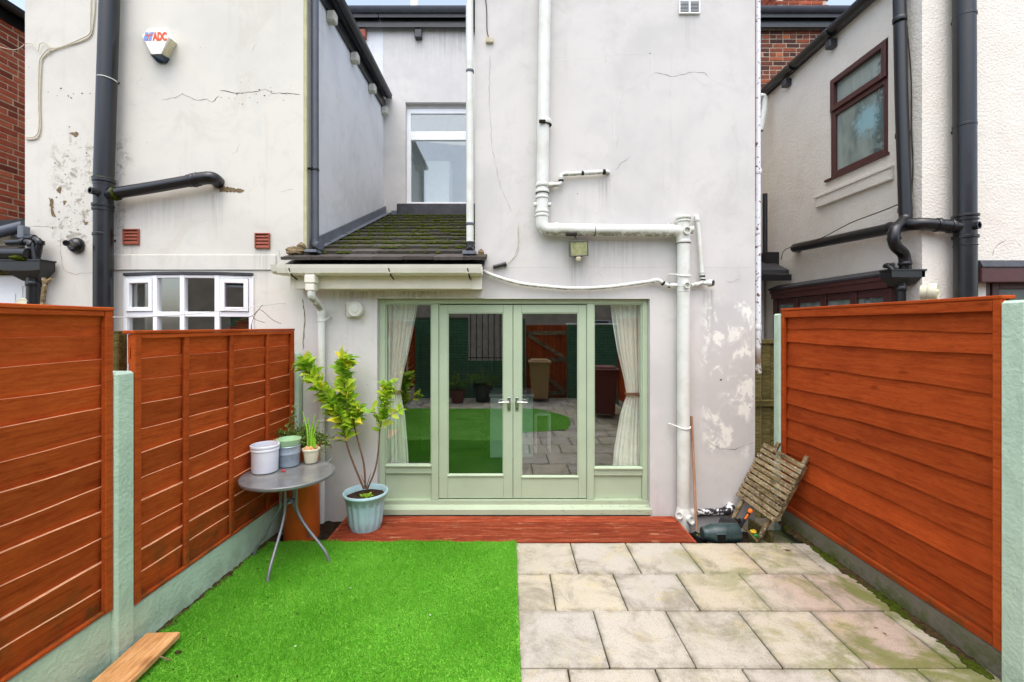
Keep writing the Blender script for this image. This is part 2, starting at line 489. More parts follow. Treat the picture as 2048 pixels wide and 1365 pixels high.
def white_pipe():
    m = N('off white plastic pipe', .45, .45); co = m.pos()
    base = srgb(222,224,218)
    c = m.mix(m.step(m.noise(co, 5, 5, .6), .4, .7), base, srgb(206,207,196))
    # green grime clings to the undersides where water hangs
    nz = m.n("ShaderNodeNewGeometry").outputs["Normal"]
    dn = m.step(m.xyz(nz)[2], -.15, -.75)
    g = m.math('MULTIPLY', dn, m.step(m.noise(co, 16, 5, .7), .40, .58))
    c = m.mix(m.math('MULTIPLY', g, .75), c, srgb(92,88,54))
    sp = m.step(m.noise(co, 42, 4, .7), .66, .72)
    c = m.mix(m.math('MULTIPLY', sp, .45), c, srgb(70,68,56))
    m.col(c); m.bump(m.noise(co, 90, 3), .08, .002)
    return m.mat
MAT['white_pipe'] = white_pipe()
def rust_pipe():
    m = N('flaking painted iron', .6, .4); co = m.pos()
    c = m.mix(m.step(m.noise(co, 22, 6, .7), .58, .62), srgb(226,228,232), srgb(92,44,30))
    z = m.xyz(co)[2]
    c = m.mix(m.math('MULTIPLY', m.step(z, 1.9, 1.5), m.step(m.noise(co, 9, 5, .7), .42, .55)), c, srgb(120,92,56))
    m.col(c); m.bump(m.noise(co, 40, 4), .3, .003)
    return m.mat
MAT['rust_pipe'] = rust_pipe()
MAT['gutter_cream'] = simple('cream gutter plastic', srgb(224,221,208), .5, .4, .06, 4, .06, 90)
MAT['fascia'] = simple('ivory fascia board', srgb(226,219,202), .6, .35, .07, 5, .1, 60)
MAT['grime'] = simple('black grime', srgb(46,44,38), .9, .1, .4, 40, .4, 90)
MAT['crack'] = simple('open crack', srgb(62,54,44), .95, .05, .4, 60, .3, 90)
MAT['rubble'] = simple('bare rubble', srgb(124,108,82), .95, .1, .4, 40, .8, 70, bdist=.01)
MAT['terracotta_vent'] = simple('terracotta plastic', srgb(148,80,62), .6, .3, .12, 20, .1, 90)
MAT['lead'] = simple('lead flashing', srgb(106,112,120), .5, .5, .25, 8, .3, 30)
MAT['slate_dark'] = simple('wet dark slate', srgb(58,58,62), .45, .5, .35, 9, .3, 40)
def tile_mat():
    m = N('mossy concrete tile', .85, .25); co = m.pos(); o = m.obj()
    c = m.ramp(m.rnd(), [(0, srgb(62,57,54)), (.5, srgb(76,71,67)), (1, srgb(90,84,80))])
    c = m.mix(m.math('MULTIPLY', m.step(m.noise(o, 10, 5, .7), .45, .7), .5), c, srgb(66,60,56))
    y = m.xyz(co)[1]
    mo = m.math('MULTIPLY', m.step(y, 4.3, 5.2), m.step(m.noise(co, 6.5, 6, .7, .5), .43, .6))
    c = m.mix(m.math('MULTIPLY', mo, .85), c, srgb(70,78,28))
    sp = m.step(m.noise(co, 60, 3), .68, .73)
    c = m.mix(m.math('MULTIPLY', sp, .5), c, srgb(190,186,170))
    m.col(c); m.bump(m.noise(co, 70, 2, .6), .6, .008)
    return m.mat
MAT['tile'] = tile_mat()
MAT['moss'] = simple('moss', srgb(62,72,20), .95, .05, .4, 30, .9, 60, bdist=.01)
def slab_mat():
    m = N('concrete paving', .82, .3); co = m.pos(); o = m.obj()
    c = m.ramp(m.rnd(), [(0, srgb(186,177,156)), (.35, srgb(188,182,168)), (.7, srgb(182,177,167)), (1, srgb(192,183,161))])
    x = m.xyz(co)
    pk = m.math('MULTIPLY', m.step(x[0], 1.75, 2.15), m.step(m.rnd(), .35, .45))
    c = m.mix(m.math('MULTIPLY', pk, .8), c, srgb(182,160,144))
    c = m.mix(m.math('MULTIPLY', m.step(m.noise(co, 2.6, 6, .74, .6), .44, .70), .8), c, srgb(128,121,106))
    gen = m.n('ShaderNodeTexCoord').outputs['Generated']; gx = m.xyz(gen)
    ed = m.math('MAXIMUM', m.math('ABSOLUTE', m.math('SUBTRACT', gx[0], .5)), m.math('ABSOLUTE', m.math('SUBTRACT', gx[1], .5)))
    ed = m.math('MULTIPLY', m.step(ed, .40, .5), m.step(m.noise(co, 7, 5, .7), .38, .6))
    c = m.mix(m.math('MULTIPLY', ed, .6), c, srgb(116,110,90))
    c = m.mix(m.math('MULTIPLY', m.step(m.noise(co, 3.4, 5, .65), .52, .7), .5), c, srgb(192,178,128))
    gr = m.noise(co, 120, 3, .7)
    c = m.mix(m.math('MULTIPLY', m.step(gr, .48, .75), .6), c, srgb(112,104,92))
    far = m.step(x[0], .9, 2.6)
    mo = m.math('MULTIPLY', m.math('MULTIPLY_ADD', far, .85, .12), m.step(m.noise(co, 2.2, 6, .68, .5), .47, .62))
    c = m.mix(m.math('MULTIPLY', mo, .85), c, srgb(104,112,34))
    dk = m.math('MULTIPLY', far, m.step(m.noise(co, 1.7, 6, .7), .56, .72))
    c = m.mix(m.math('MULTIPLY', dk, .6), c, srgb(84,74,62))
    sp = m.step(m.noise(co, 46, 3), .70, .74)
    c = m.mix(m.math('MULTIPLY', sp, .75), c, srgb(62,56,46))
    m.col(c); m.bump(m.noise(co, 90, 2), .35, .004)
    m.rough(m.math('MULTIPLY_ADD', m.noise(co, 2, 3), -.35, .95))
    return m.mat
MAT['slab'] = slab_mat()
MAT['sand'] = simple('joint sand', srgb(52,46,34), .95, .1, .4, 14, .5, 90)
MAT['soil'] = simple('dark soil', srgb(58,46,36), .95, .1, .5, 24, 1.0, 60, bdist=.02)
MAT['earth'] = simple('packed earth', srgb(104,96,84), .95, .1, .3, 3, .5, 30, bdist=.02)
def turf():
    m = N('artificial turf', .55, .3); co = m.pos()
    f = m.noise(co, 260, 2, .5)
    c = m.ramp(f, [(.32, srgb(46,124,10)), (.5, srgb(106,192,38)), (.68, srgb(184,228,112))])
    c = m.mix(m.math('MULTIPLY', m.step(m.noise(co, 2.5, 4, .6), .42, .7), .35), c, srgb(84,168,28))
    m.col(c)
    tr = m.n("ShaderNodeBsdfTranslucent"); m.l(c, tr.inputs[0])
    mx = m.n("ShaderNodeMixShader"); mx.inputs[0].default_value = .25
    m.l(m.b.outputs[0], mx.inputs[1]); m.l(tr.outputs[0], mx.inputs[2]); m.l(mx.outputs[0], m.out.inputs[0])
    return m.mat
MAT['turf'] = turf()
def glass(name, refl, tint, dark=None):
    m = N(name, .02, .5)
    tp = m.n("ShaderNodeBsdfTransparent"); tp.inputs[0].default_value = tint
    gl = m.n("ShaderNodeBsdfGlossy"); gl.inputs["Roughness"].default_value = .0; gl.inputs[0].default_value = (.95, .97, .97, 1)
    lw = m.n("ShaderNodeLayerWeight"); lw.inputs[0].default_value = .5
    f = m.math('MINIMUM', m.math('ADD', m.math('POWER', lw.outputs["Facing"], 5.0), refl), 1.0)
    mx = m.n("ShaderNodeMixShader"); m.l(f, mx.inputs[0]); m.l(tp.outputs[0], mx.inputs[1]); m.l(gl.outputs[0], mx.inputs[2])
    wv = m.n("ShaderNodeBump"); wv.inputs["Strength"].default_value = .02; wv.inputs["Distance"].default_value = .002
    m.l(m.noise(m.pos(), 3.0, 2), wv.inputs["Height"]); m.l(wv.outputs[0], gl.inputs["Normal"])
    m.l(mx.outputs[0], m.out.inputs[0])
    return m.mat
MAT['glass'] = glass('door glass', .15, (.98, 1, .99, 1))
MAT['glass_sky'] = glass('window glass', .11, (.96, .99, .98, 1))
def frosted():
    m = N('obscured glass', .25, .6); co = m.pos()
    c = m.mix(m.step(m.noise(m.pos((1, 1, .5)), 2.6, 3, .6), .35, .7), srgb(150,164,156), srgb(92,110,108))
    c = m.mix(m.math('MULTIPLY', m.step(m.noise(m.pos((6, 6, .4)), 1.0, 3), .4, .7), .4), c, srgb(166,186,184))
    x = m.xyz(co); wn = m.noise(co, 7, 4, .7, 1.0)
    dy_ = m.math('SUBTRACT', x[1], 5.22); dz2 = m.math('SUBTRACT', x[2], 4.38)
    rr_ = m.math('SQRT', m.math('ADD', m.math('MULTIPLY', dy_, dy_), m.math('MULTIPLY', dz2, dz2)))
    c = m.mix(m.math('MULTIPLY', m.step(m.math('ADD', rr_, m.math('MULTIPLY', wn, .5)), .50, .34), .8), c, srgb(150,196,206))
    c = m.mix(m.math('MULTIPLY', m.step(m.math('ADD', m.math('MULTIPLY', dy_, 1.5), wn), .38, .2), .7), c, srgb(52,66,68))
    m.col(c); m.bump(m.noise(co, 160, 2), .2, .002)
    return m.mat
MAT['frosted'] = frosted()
MAT['curtain'] = simple('cream curtain cloth', srgb(240,240,230), .9, .1, .04, 8, .12, 160)
MAT['tie'] = simple('curtain tie', srgb(120,104,84), .9, .1)
MAT['chrome'] = simple('satin chrome', srgb(190,190,192), .25, .5, .05, 8, .03, metal=1.0)
MAT['dark'] = simple('dark hollow', srgb(24,24,24), .9, .1)
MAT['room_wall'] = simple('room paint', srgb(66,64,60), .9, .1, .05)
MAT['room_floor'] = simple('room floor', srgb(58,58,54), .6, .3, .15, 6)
MAT['pale_room'] = simple('pale room', srgb(206,206,200), .9, .1, .04)
MAT['mint'] = simple('mint cabinet', srgb(170,204,190), .5, .4, .04)
MAT['cabinet_dark'] = simple('dark cabinet', srgb(44,58,50), .5, .4, .1)
MAT['white_paint'] = simple('white paint', srgb(232,232,228), .5, .4, .04)
MAT['steel_grey'] = simple('grey powder coat', srgb(128,130,134), .4, .5, .08, 20, .05, metal=.35)
def table_glass():
    m = N('rippled grey glass', .12, .6); co = m.pos()
    m.col(m.mix(m.step(m.noise(co, 6, 4), .4, .7), srgb(112,114,114), srgb(132,132,128)))
    m.bump(m.voro(co, 120), .12, .002)
    return m.mat
MAT['table_glass'] = table_glass()
MAT['ceramic'] = simple('white glaze', srgb(228,232,240), .18, .55, .05, 7, .03)
MAT['zinc'] = simple('galvanised zinc', srgb(158,172,184), .42, .5, .14, 26, .1, metal=.35)
MAT['pale_green'] = simple('pale green pot', srgb(170,206,162), .45, .4, .06)
MAT['cream_pot'] = simple('cream pot', srgb(222,220,190), .4, .4, .06)
MAT['terracotta'] = simple('orange glazed clay', srgb(202,96,34), .45, .4, .14, 5, .1)
MAT['blue_pot'] = simple('pale blue plastic', srgb(168,200,206), .5, .4, .08, 9, .05)
MAT['bulb'] = simple('bulb skin', srgb(214,160,112), .6, .3, .3, 40, .2)
MAT['shoot'] = simple('green shoot', srgb(140,196,52), .5, .3, .2, 20, .05)
MAT['bark'] = simple('shrub bark', srgb(112,84,64), .85, .2, .3, 40, .4)
def leaf_mat(name, stops, tl=.45):
    m = N(name, .38, .45); co = m.obj()
    f_ = m.math('ADD', m.rnd(), m.math('MULTIPLY', m.math('SUBTRACT', m.noise(m.pos(), 16, 2), .5), 1.0))
    c = m.ramp(f_, stops)
    c = m.mix(m.math('MULTIPLY', m.step(m.noise(co, 40, 3), .45, .7), .12), c, tuple(x*.6 for x in stops[0][1][:3]) + (1,))
    m.col(c)
    tr = m.n("ShaderNodeBsdfTranslucent"); m.l(c, tr.inputs[0])
    mx = m.n("ShaderNodeMixShader"); mx.inputs[0].default_value = tl
    m.l(m.b.outputs[0], mx.inputs[1]); m.l(tr.outputs[0], mx.inputs[2]); m.l(mx.outputs[0], m.out.inputs[0])
    return m.mat
MAT['leaf'] = leaf_mat('lime shrub leaf', [(0, srgb(132,178,44)), (.25, srgb(178,212,58)), (.8, srgb(214,230,80)), (1, srgb(246,226,70))])
def herb_mat():
    m = N('herb foliage', .6, .3); co = m.pos()
    m.col(m.ramp(m.noise(co, 45, 3), [(.35, srgb(74,106,44)), (.55, srgb(112,142,60)), (.7, srgb(160,168,84))]))
    return m.mat
MAT['herb'] = herb_mat()
MAT['alarm_white'] = simple('ivory plastic', srgb(240,238,226), .35, .5, .04)
MAT['alarm_dirty'] = simple('yellowed plastic', srgb(206,200,168), .45, .4, .15, 30, .05)
MAT['alarm_blue'] = simple('dark blue lens', srgb(26,56,80), .2, .6, .25, 20, .02)
MAT['logo_orange'] = simple('orange print', srgb(226,84,34), .5, .4, .05)
MAT['logo_blue'] = simple('blue print', srgb(120,150,210), .5, .4, .15, 60)
MAT['lamp_glass'] = simple('dirty lamp glass', srgb(158,160,118), .3, .5, .25, 24, .05)
MAT['cable'] = simple('dirty cream cable', srgb(196,188,164), .6, .3, .15, 20, .05)
MAT['dark_cable'] = simple('dark cable', srgb(62,56,52), .6, .3)
MAT['bottle'] = simple('dark green plastic', srgb(44,66,66), .35, .5, .2, 8, .08)
MAT['orange'] = simple('orange grip', srgb(240,120,24), .5, .4, .05)
MAT['yellow'] = simple('yellow plastic', srgb(226,186,40), .5, .4, .1)
MAT['plastic_green'] = simple('green plastic', srgb(44,140,70), .5, .4, .1)
MAT['red'] = simple('red petal', srgb(206,50,60), .6, .3, .1)
def green_brick():
    m = N('green painted brickwork', .7, .3)
    t = m.n("ShaderNodeTexBrick"); mp = m.n("ShaderNodeMapping"); g = m.n("ShaderNodeNewGeometry")
    cb = m.n("ShaderNodeCombineXYZ"); x = m.xyz(g.outputs["Position"])
    m.l(x[0], cb.inputs[0]); m.l(x[2], cb.inputs[1]); m.l(cb.outputs[0], t.inputs["Vector"])
    t.inputs["Color1"].default_value = srgb(70,112,84); t.inputs["Color2"].default_value = srgb(88,128,96); t.inputs["Mortar"].default_value = srgb(40,66,50)
    t.inputs["Scale"].default_value = 1.0; t.inputs["Brick Width"].default_value = .225; t.inputs["Row Height"].default_value = .075; t.inputs["Mortar Size"].default_value = .006
    m.col(t.outputs[0]); return m.mat
MAT['green_brick'] = green_brick()
MAT['bin_brown'] = simple('tan bin plastic', srgb(176,142,96), .5, .4, .1)
MAT['bin_red'] = simple('maroon bin plastic', srgb(112,52,48), .5, .4, .1)
MAT['roof_far'] = simple('far slate roof', srgb(92,94,100), .7, .3, .2, 3, .3, 20)


# ================================================================== THE SETTING
YW = 4.467            # plane of our rear wall
YN = 4.50             # plane of the neighbours' rear walls
YB = 7.42             # plane of the main house behind
b = B(); b.quad((-60, -60, -.30), (60, -60, -.30), (60, 90, -.30), (-60, 90, -.30))
b.top('ground', MAT['earth'], kind='structure', recalc=False)

FL = lambda y: -2.22 + (y-2.5)*0.05      # inner face of the left fence line
FR = 2.70                                 # inner face of the right fence line

# patio: bedding with every slab laid on it
pat = B()
pat.box(.05, FR+.01, 1.0, 3.915, -.29, -.016)
pat.box(FL(0)-.02, FR+.01, -2.66, 1.0, -.29, -.016)
patio = pat.top('patio', MAT['sand'], kind='structure')
PO = patio.location.copy()
def lawn_right(y):
    if y > 1.25: return .072
    if y > .95: return .072 + (1.25-y)/.3*1.05
    if y > -1.1: return 1.12 + .16*math.sin((.95-y)/2.05*math.pi) - max(0, (-.2-y))*.5
    return -9
sm_ = {}
def slab_mesh(w, d):
    k = (round(w, 2), round(d, 2))
    if k not in sm_:
        bb = B(); bb.cbox(-w/2, w/2, -d/2, d/2, -.038, 0, .006)
        sm_[k] = bb.mesh('paving_slab', MAT['slab'])
    return sm_[k]
rows = [3.915, 3.43, 2.985, 2.485, 1.995, 1.505, 1.015, .525, .035, -.455, -.945, -1.435, -1.925, -2.415, -2.65]
phase = [.557, .33, .58, .34]
for i in range(len(rows)-1):
    y1, y0 = rows[i], rows[i+1]
    xs = [phase[i % 4] + .49*k for k in range(-7, 7)]
    lo = .068 if y0 > .95 else FL(y0)+.02
    xs = [lo] + [x for x in xs if lo + .08 < x < FR-.06] + [FR-.005]
    for k in range(len(xs)-1):
        cx = (xs[k]+xs[k+1])/2; cy = (y0+y1)/2
        if cx < lawn_right(cy) - .3: continue
        me = slab_mesh(xs[k+1]-xs[k]-.0075, y1-y0-.0095)
        piece('paving_slab', me, patio, Matrix.Translation(Vector((cx, cy, random.uniform(-.002, .002))) - PO) @ Matrix.Rotation(random.uniform(-.004, .004), 4, 'X') @ Matrix.Rotation(random.uniform(-.004, .004), 4, 'Y') @ Matrix.Rotation(random.uniform(-.005, .005), 4, 'Z'))

# artificial lawn: a green backing with a pile of blades
nd = 330000
yy = np.concatenate([rng.uniform(1.75, 3.955, nd), rng.uniform(-1.1, 1.75, 90000)])
xx = rng.uniform(-2.45, 1.35, len(yy))
lr = np.array([lawn_right(v) for v in np.linspace(-1.2, 4.0, 1041)])
right = np.interp(yy, np.linspace(-1.2, 4.0, 1041), lr) + .004*np.sin(yy*23) + rng.normal(0, .0065, len(yy)) + .006*np.sin(yy*3.7)
left = -2.22 + (yy-2.5)*.05 + .025 + .012*np.sin(yy*17) + .01*np.sin(yy*43)
backe = 3.925 + .012*np.sin(xx*19) + .012*np.sin(xx*7+1)
keep = (xx > left) & (xx < right) & (yy < backe)
xx = xx[keep]; yy = yy[keep]; n_ = len(xx)
hgt = rng.uniform(.010, .024, n_); wid = rng.uniform(.0016, .0030, n_)
an = rng.uniform(0, 2*np.pi, n_); ln = rng.uniform(.0, .018, n_)
fld = np.sin(xx*3.1+1.2*np.sin(yy*2.3)) + np.sin(yy*4.0+xx*1.7)
la = -1.4 + .9*fld + rng.normal(0, 1.1, n_)
hgt *= 1 + .22*np.sin(xx*5.3+yy*2.1)*np.sin(yy*6.1-xx)
co = np.zeros((n_, 3, 3), np.float32)
co[:, 0] = np.stack([xx-np.cos(an)*wid, yy-np.sin(an)*wid, np.full(n_, .003)], 1)
co[:, 1] = np.stack([xx+np.cos(an)*wid, yy+np.sin(an)*wid, np.full(n_, .003)], 1)
co[:, 2] = np.stack([xx+np.cos(la)*ln, yy+np.sin(la)*ln, .003+hgt], 1)
ys_ = np.linspace(-1.09, 3.92, 160)
bv = []; bf = []
for k, y in enumerate(ys_):
    bv += [(FL(y)+.025, y, .005), (lawn_right(y), y, .005)]
    if k: bf.append((2*k-2, 2*k-1, 2*k+1, 2*k))
nv = n_*3
me = bpy.data.meshes.new('artificial_lawn')
me.vertices.add(nv + len(bv)); me.loops.add(nv + 4*len(bf)); me.polygons.add(n_ + len(bf))
me.vertices.foreach_set('co', np.concatenate([co.reshape(-1), np.array(bv, np.float32).reshape(-1)]))
me.loops.foreach_set('vertex_index', np.concatenate([np.arange(nv), (np.array(bf)+nv).reshape(-1)]).astype(np.int32))
me.polygons.foreach_set('loop_start', np.concatenate([np.arange(n_)*3, nv + np.arange(len(bf))*4]).astype(np.int32))
me.materials.append(MAT['turf']); me.update(calc_edges=True); me.validate()
lawn = bpy.data.objects.new('artificial_lawn', me); COL.objects.link(lawn)
tag(lawn, 'bright green artificial grass covering the left half of the yard', 'grass', kind='stuff')

# bare soil in the corner left of the deck and in the sunken strip right of it
def soil_patch(name, x0, x1, y0, y1, z, amp, label, n=22):
    bb = B(); vs_ = []; fs = []
    for i in range(n+1):
        for j in range(n+1):
            vs_.append((x0+(x1-x0)*i/n, y0+(y1-y0)*j/n, z + random.uniform(-amp, amp)))
    for i in range(n):
        for j in range(n):
            a = i*(n+1)+j; fs.append((a, a+n+1, a+n+2, a+1))
    bb.add(vs_, fs)
    return bb.top(name, MAT['soil'], kind='structure', smooth=True, recalc=False)
soil_patch('soil_bed', -2.14, -1.62, 3.90, 4.46, -.05, .012, '')
soil_patch('soil_strip', 1.67, 2.72, 3.922, 4.46, -.17, .02, '')

# ------------------------------------------------------------------ our house
house = thing('house', 'pale mauve rendered house with sage green french doors and a tiled lean-to', 'house', (0.2, YW, 0))
XL, XR, XC = -2.075, 2.513, PX(950, YW)
dx0, dx1 = PX(754, YW), PX(1300, YW); dz0, dz1 = -.02, PZ(598, YW)
w = B()
fm = lambda u, d, z: (u, YW+d, z)
sheet(w, fm, XL, XR, -.32, 2.52, [(dx0, dx1, dz0, dz1)], .28)
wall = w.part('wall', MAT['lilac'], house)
w = B()
w.box(XC, XR, YW, YW+.28, 2.521, 5.75); w.box(XC, XC+.25, YW+.281, YB-.003, 2.3, 5.75); w.box(XR-.25, XR, YW+.281, YB-.003, -.3, 5.75)
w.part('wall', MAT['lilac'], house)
w = B()        # rear of the main house with the landing window
rw = (PX(811, YB), -.60, PZ(411, YB), PZ(205, YB))
sheet(w, lambda u, d, z: (u, YB+d, z), XL-.02, 2.6, -.3, 7.0, [rw], .28)
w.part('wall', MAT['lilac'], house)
w = B(); w.box(XC-.1, XR+.12, YW-.12, YB-.02, 5.752, 5.80); w.part('roof_deck', MAT['slate_dark'], house)
w = B(); w.prism([(XL-.05, YB-.16, 7.02), (XL-.05, YB-.16, 7.08), (XL-.05, 10.5, 9.0), (XL-.05, 10.5, 8.94)], (4.72, 0, 0)); w.part('main_roof', MAT['slate_dark'], house)
w = B()        # eaves gutter of the main house
for k in range(9): pass
def half_gutter(bb, p0, p1, r, n=8):
    p0 = Vector(p0); p1 = Vector(p1); t = (p1-p0).normalized(); s_ = Vector((0,0,1)).cross(t)
    poly = [p0 + s_*r*math.cos(math.pi+math.pi*k/n) + Vector((0,0,1))*r*math.sin(math.pi+math.pi*k/n) for k in range(n+1)]
    poly += [p0 + s_*(r-.006)*math.cos(2*math.pi-math.pi*k/n) + Vector((0,0,1))*(r-.006)*math.sin(2*math.pi-math.pi*k/n) for k in range(n+1)]
    bb.prism(poly, p1-p0)
w.box(-3.6, 2.75, YB-.10, YB-.075, 6.90, 7.09)
w.part('fascia', MAT['black_pipe'], house)
w = B(); half_gutter(w, (-3.6, YB-.165, 7.16), (2.75, YB-.165, 7.16), .075); w.part('gutter', MAT['grey_pipe'], house, smooth=True)
for px, m in ((727, 'terracotta_vent'), (838, 'slate_dark')):
    w = B(); w.cbox(PX(px, YB)-.06, PX(px, YB)+.06, YB-.09, YB-.002, 6.74, 6.88, .01); w.part('corbel', MAT[m], house)

# landing window
w = B()
x0, x1, z0, z1 = rw; z1f = PZ(213, YB); tr0, tr1 = PZ(276, YB), PZ(262, YB)
yf = YB+.09
w.cbox(x0, x0+.07, yf, yf+.06, z0, z1f); w.cbox(x1-.07, x1, yf, yf+.06, z0, z1f); w.cbox(x0+.071, x1-.071, yf, yf+.06, z0, z0+.08); w.cbox(x0+.071, x1-.071, yf, yf+.06, z1f-.08, z1f)
w.cbox(x0+.071, x1-.071, yf, yf+.06, tr0, tr1+.03)
win = w.part('window', MAT['white_frame'], house)
w = B(); w.box(x0+.065, x1-.065, yf+.03, yf+.034, z0+.075, tr0+.005); w.part('pane', MAT['glass_sky'], win)
w = B(); w.box(x0+.065, x1-.065, yf+.025, yf+.029, tr1+.02, z1f-.075); w.part('pane', MAT['glass_sky'], win)
w = B()
n = 12     # arched plaster head above the window
arch = [(x0-.001, yf, z1f+.002), (x1+.001, yf, z1f+.002)] + [(x1 - (x1-x0)*k/n, yf, rw[3]-.001) for k in range(n+1)]
w.prism(arch, (0, .05, 0)); w.part('arch_infill', MAT['lilac'], win)
w = B(); w.cbox(PX(797, YB), -.5, YB-.13, YB+.088, PZ(432, 7.3), PZ(411, YB)-.003, .012); w.part('sill', MAT['slate_dark'], win)
w = B()
sheet(w, lambda u, d, z: (u, YB+1.6+d, z), -2.6, .4, 3.6, 6.2, [], .02, False)
w.box(-2.6, .4, YB+.3, YB+1.6, 3.58, 3.6); w.box(-2.6, .4, YB+.3, YB+1.6, 6.2, 6.22)
w.part('landing', MAT['pale_room'], house)
w = B(); w.cbox(-1.55, -1.1, YB+.9, YB+1.4, 3.6, 5.05, .01); w.part('landing_cupboard', MAT['white_paint'], house)

# room behind the doors
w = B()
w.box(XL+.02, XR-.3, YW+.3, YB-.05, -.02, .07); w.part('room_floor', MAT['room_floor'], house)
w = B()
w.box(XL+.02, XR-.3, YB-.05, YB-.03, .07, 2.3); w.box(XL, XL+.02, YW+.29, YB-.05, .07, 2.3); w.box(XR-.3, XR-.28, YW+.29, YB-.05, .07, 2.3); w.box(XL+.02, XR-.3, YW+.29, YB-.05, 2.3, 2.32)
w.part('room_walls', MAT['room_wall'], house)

# sage french door set, face of the frame 7 cm back from the render
YF = YW+.06
fx = lambda px: PX(px, YF)
fz = lambda py: PZ(py, YF)
fr = B()
ztop = dz1-.002; zsill = fz(1000)
fr.cbox(dx0+.002, fx(770), YF, YF+.10, zsill+.001, ztop); fr.cbox(fx(1285), dx1-.002, YF, YF+.10, zsill+.001, ztop)
fr.cbox(fx(770)+.001, fx(1285)-.001, YF, YF+.10, fz(608), ztop)
fr.cbox(fx(863), fx(877), YF-.004, YF+.10, zsill+.001, fz(608)-.001); fr.cbox(fx(1174), fx(1188), YF-.004, YF+.10, zsill+.001, fz(608)-.001)
df = fr.part('door_frame', MAT['sage'], house)
s_ = B()
s_.prism([(dx0+.004, YF-.075, fz(1024)), (dx0+.004, YF-.075, fz(1014)), (dx0+.004, YF-.02, fz(1008)), (dx0+.004, YF-.02, fz(1000)), (dx0+.004, YF+.1, fz(1000)), (dx0+.004, YF+.1, fz(1024))], (dx1-dx0+.01, 0, 0))
s_.part('sill', MAT['sage'], df)
def door(pa, pb, ga, gb, gt, gb_, name='door'):
    """leaf between photo columns pa..pb with glass ga..gb x gt..gb_"""
    d = B(); y0, y1 = YF+.012, YF+.056
    xa, xb = fx(pa), fx(pb); xg0, xg1 = fx(ga), fx(gb); zt, zb = fz(610), fz(998)
    d.cbox(xa, xg0, y0, y1, zb, zt, .003); d.cbox(xg1, xb, y0, y1, zb, zt, .003)
    d.cbox(xg0+.0008, xg1-.0008, y0+.001, y1, fz(gt), zt, .003); d.cbox(xg0+.0008, xg1-.0008, y0+.001, y1, zb, fz(gb_), .003)
    leaf = d.part(name, MAT['sage'], house)
    g = B(); g.box(xg0-.006, xg1+.006, y0+.022, y0+.027, fz(gb_)-.006, fz(gt)+.006); g.part('pane', MAT['glass'], leaf)
    e = B(); t = .009
    e.prism([(xg0, y0+.002, fz(gb_)), (xg0, y0-.012, fz(gb_)-.002), (xg0, y0-.012, fz(gb_)+.006), (xg0, y0+.021, fz(gb_)+.018), (xg0, y0+.021, fz(gb_))], (xg1-xg0, 0, 0))
    e.part('weather_bar', MAT['sage'], leaf)
    e = B(); e.box(xg0, xg0+t, y0+.009, y0+.021, fz(gb_)+.018, fz(gt)); e.box(xg1-t, xg1, y0+.009, y0+.021, fz(gb_)+.018, fz(gt)); e.box(xg0+t, xg1-t, y0+.009, y0+.021, fz(gt)-t, fz(gt))
    e.part('bead', MAT['sage'], leaf)
    return leaf
dl = door(877.5, 1025.5, 895, 1007, 626, 953)
dr = door(1026.5, 1173.5, 1043, 1157, 626, 956)
for leaf, px, s in ((dl, 1018, -1), (dr, 1034, 1)):
    x = fx(px); z = fz(810); y = YF+.012
    h = B(); h.cbox(x-.018, x+.018, y-.008, y, z-.068, z+.075, .004)
    h.tube([(x, y-.008, z+.028), (x, y-.04, z+.028)], .011)
    h.tube(fillet([(x, y-.038, z+.028), (x+s*.05, y-.045, z+.030), (x+s*.105, y-.040, z+.026)], .03), [.011]*7+[.0085]*2 if False else .0095)
    h.part('handle', MAT['chrome'], leaf, smooth=True)
    h = B(); h.tube([(x, y-.0095, z-.036), (x, y-.0075, z-.036)], .006); h.box(x-.003, x+.003, y-.0095, y-.0075, z-.052, z-.037); h.part('keyhole', MAT['dark'], leaf)
for (pa, pb, gt, gb_, pt, pb_) in ((770, 863, 608, 931, 948, 1000), (1188, 1285, 608, 936, 952, 1000)):
    xa, xb = fx(pa)+.001, fx(pb)-.001
    d = B(); d.cbox(xa, xb, YF+.004, YF+.08, fz(pt), fz(gb_)-.002, .003)
    d.prism([(xa, YF+.0, fz(gb_)-.012), (xa, YF-.016, fz(gb_)-.012), (xa, YF-.016, fz(gb_)-.002), (xa, YF+.03, fz(gb_)+.010), (xa, YF+.03, fz(gb_)-.001), (xa, YF+.0, fz(gb_)-.001)], (xb-xa, 0, 0))
    sl = d.part('side_light', MAT['sage'], house)
    g = B(); g.box(xa-.002, xb+.002, YF+.045, YF+.05, fz(gb_)-.001, fz(gt)+.002); g.part('pane', MAT['glass'], sl)
    g = B(); g.box(xa, xb, YF+.03, YF+.05, fz(pb_), fz(pt)-.001); g.part('panel', MAT['sage'], sl)
    g = B(); t = .011
    g.box(xa, xa+t, YF+.018, YF+.044, fz(gb_)+.011, fz(gt)); g.box(xb-t, xb, YF+.018, YF+.044, fz(gb_)+.011, fz(gt)); g.box(xa+t, xb-t, YF+.018, YF+.044, fz(gt)-t, fz(gt)); g.part('bead', MAT['sage'], sl)
w = B(); w.box(dx0+.01, dx1-.01, YF+.02, YF+.06, -.05, fz(1024)-.002); w.part('sill_brick', MAT['brick_old'], house)

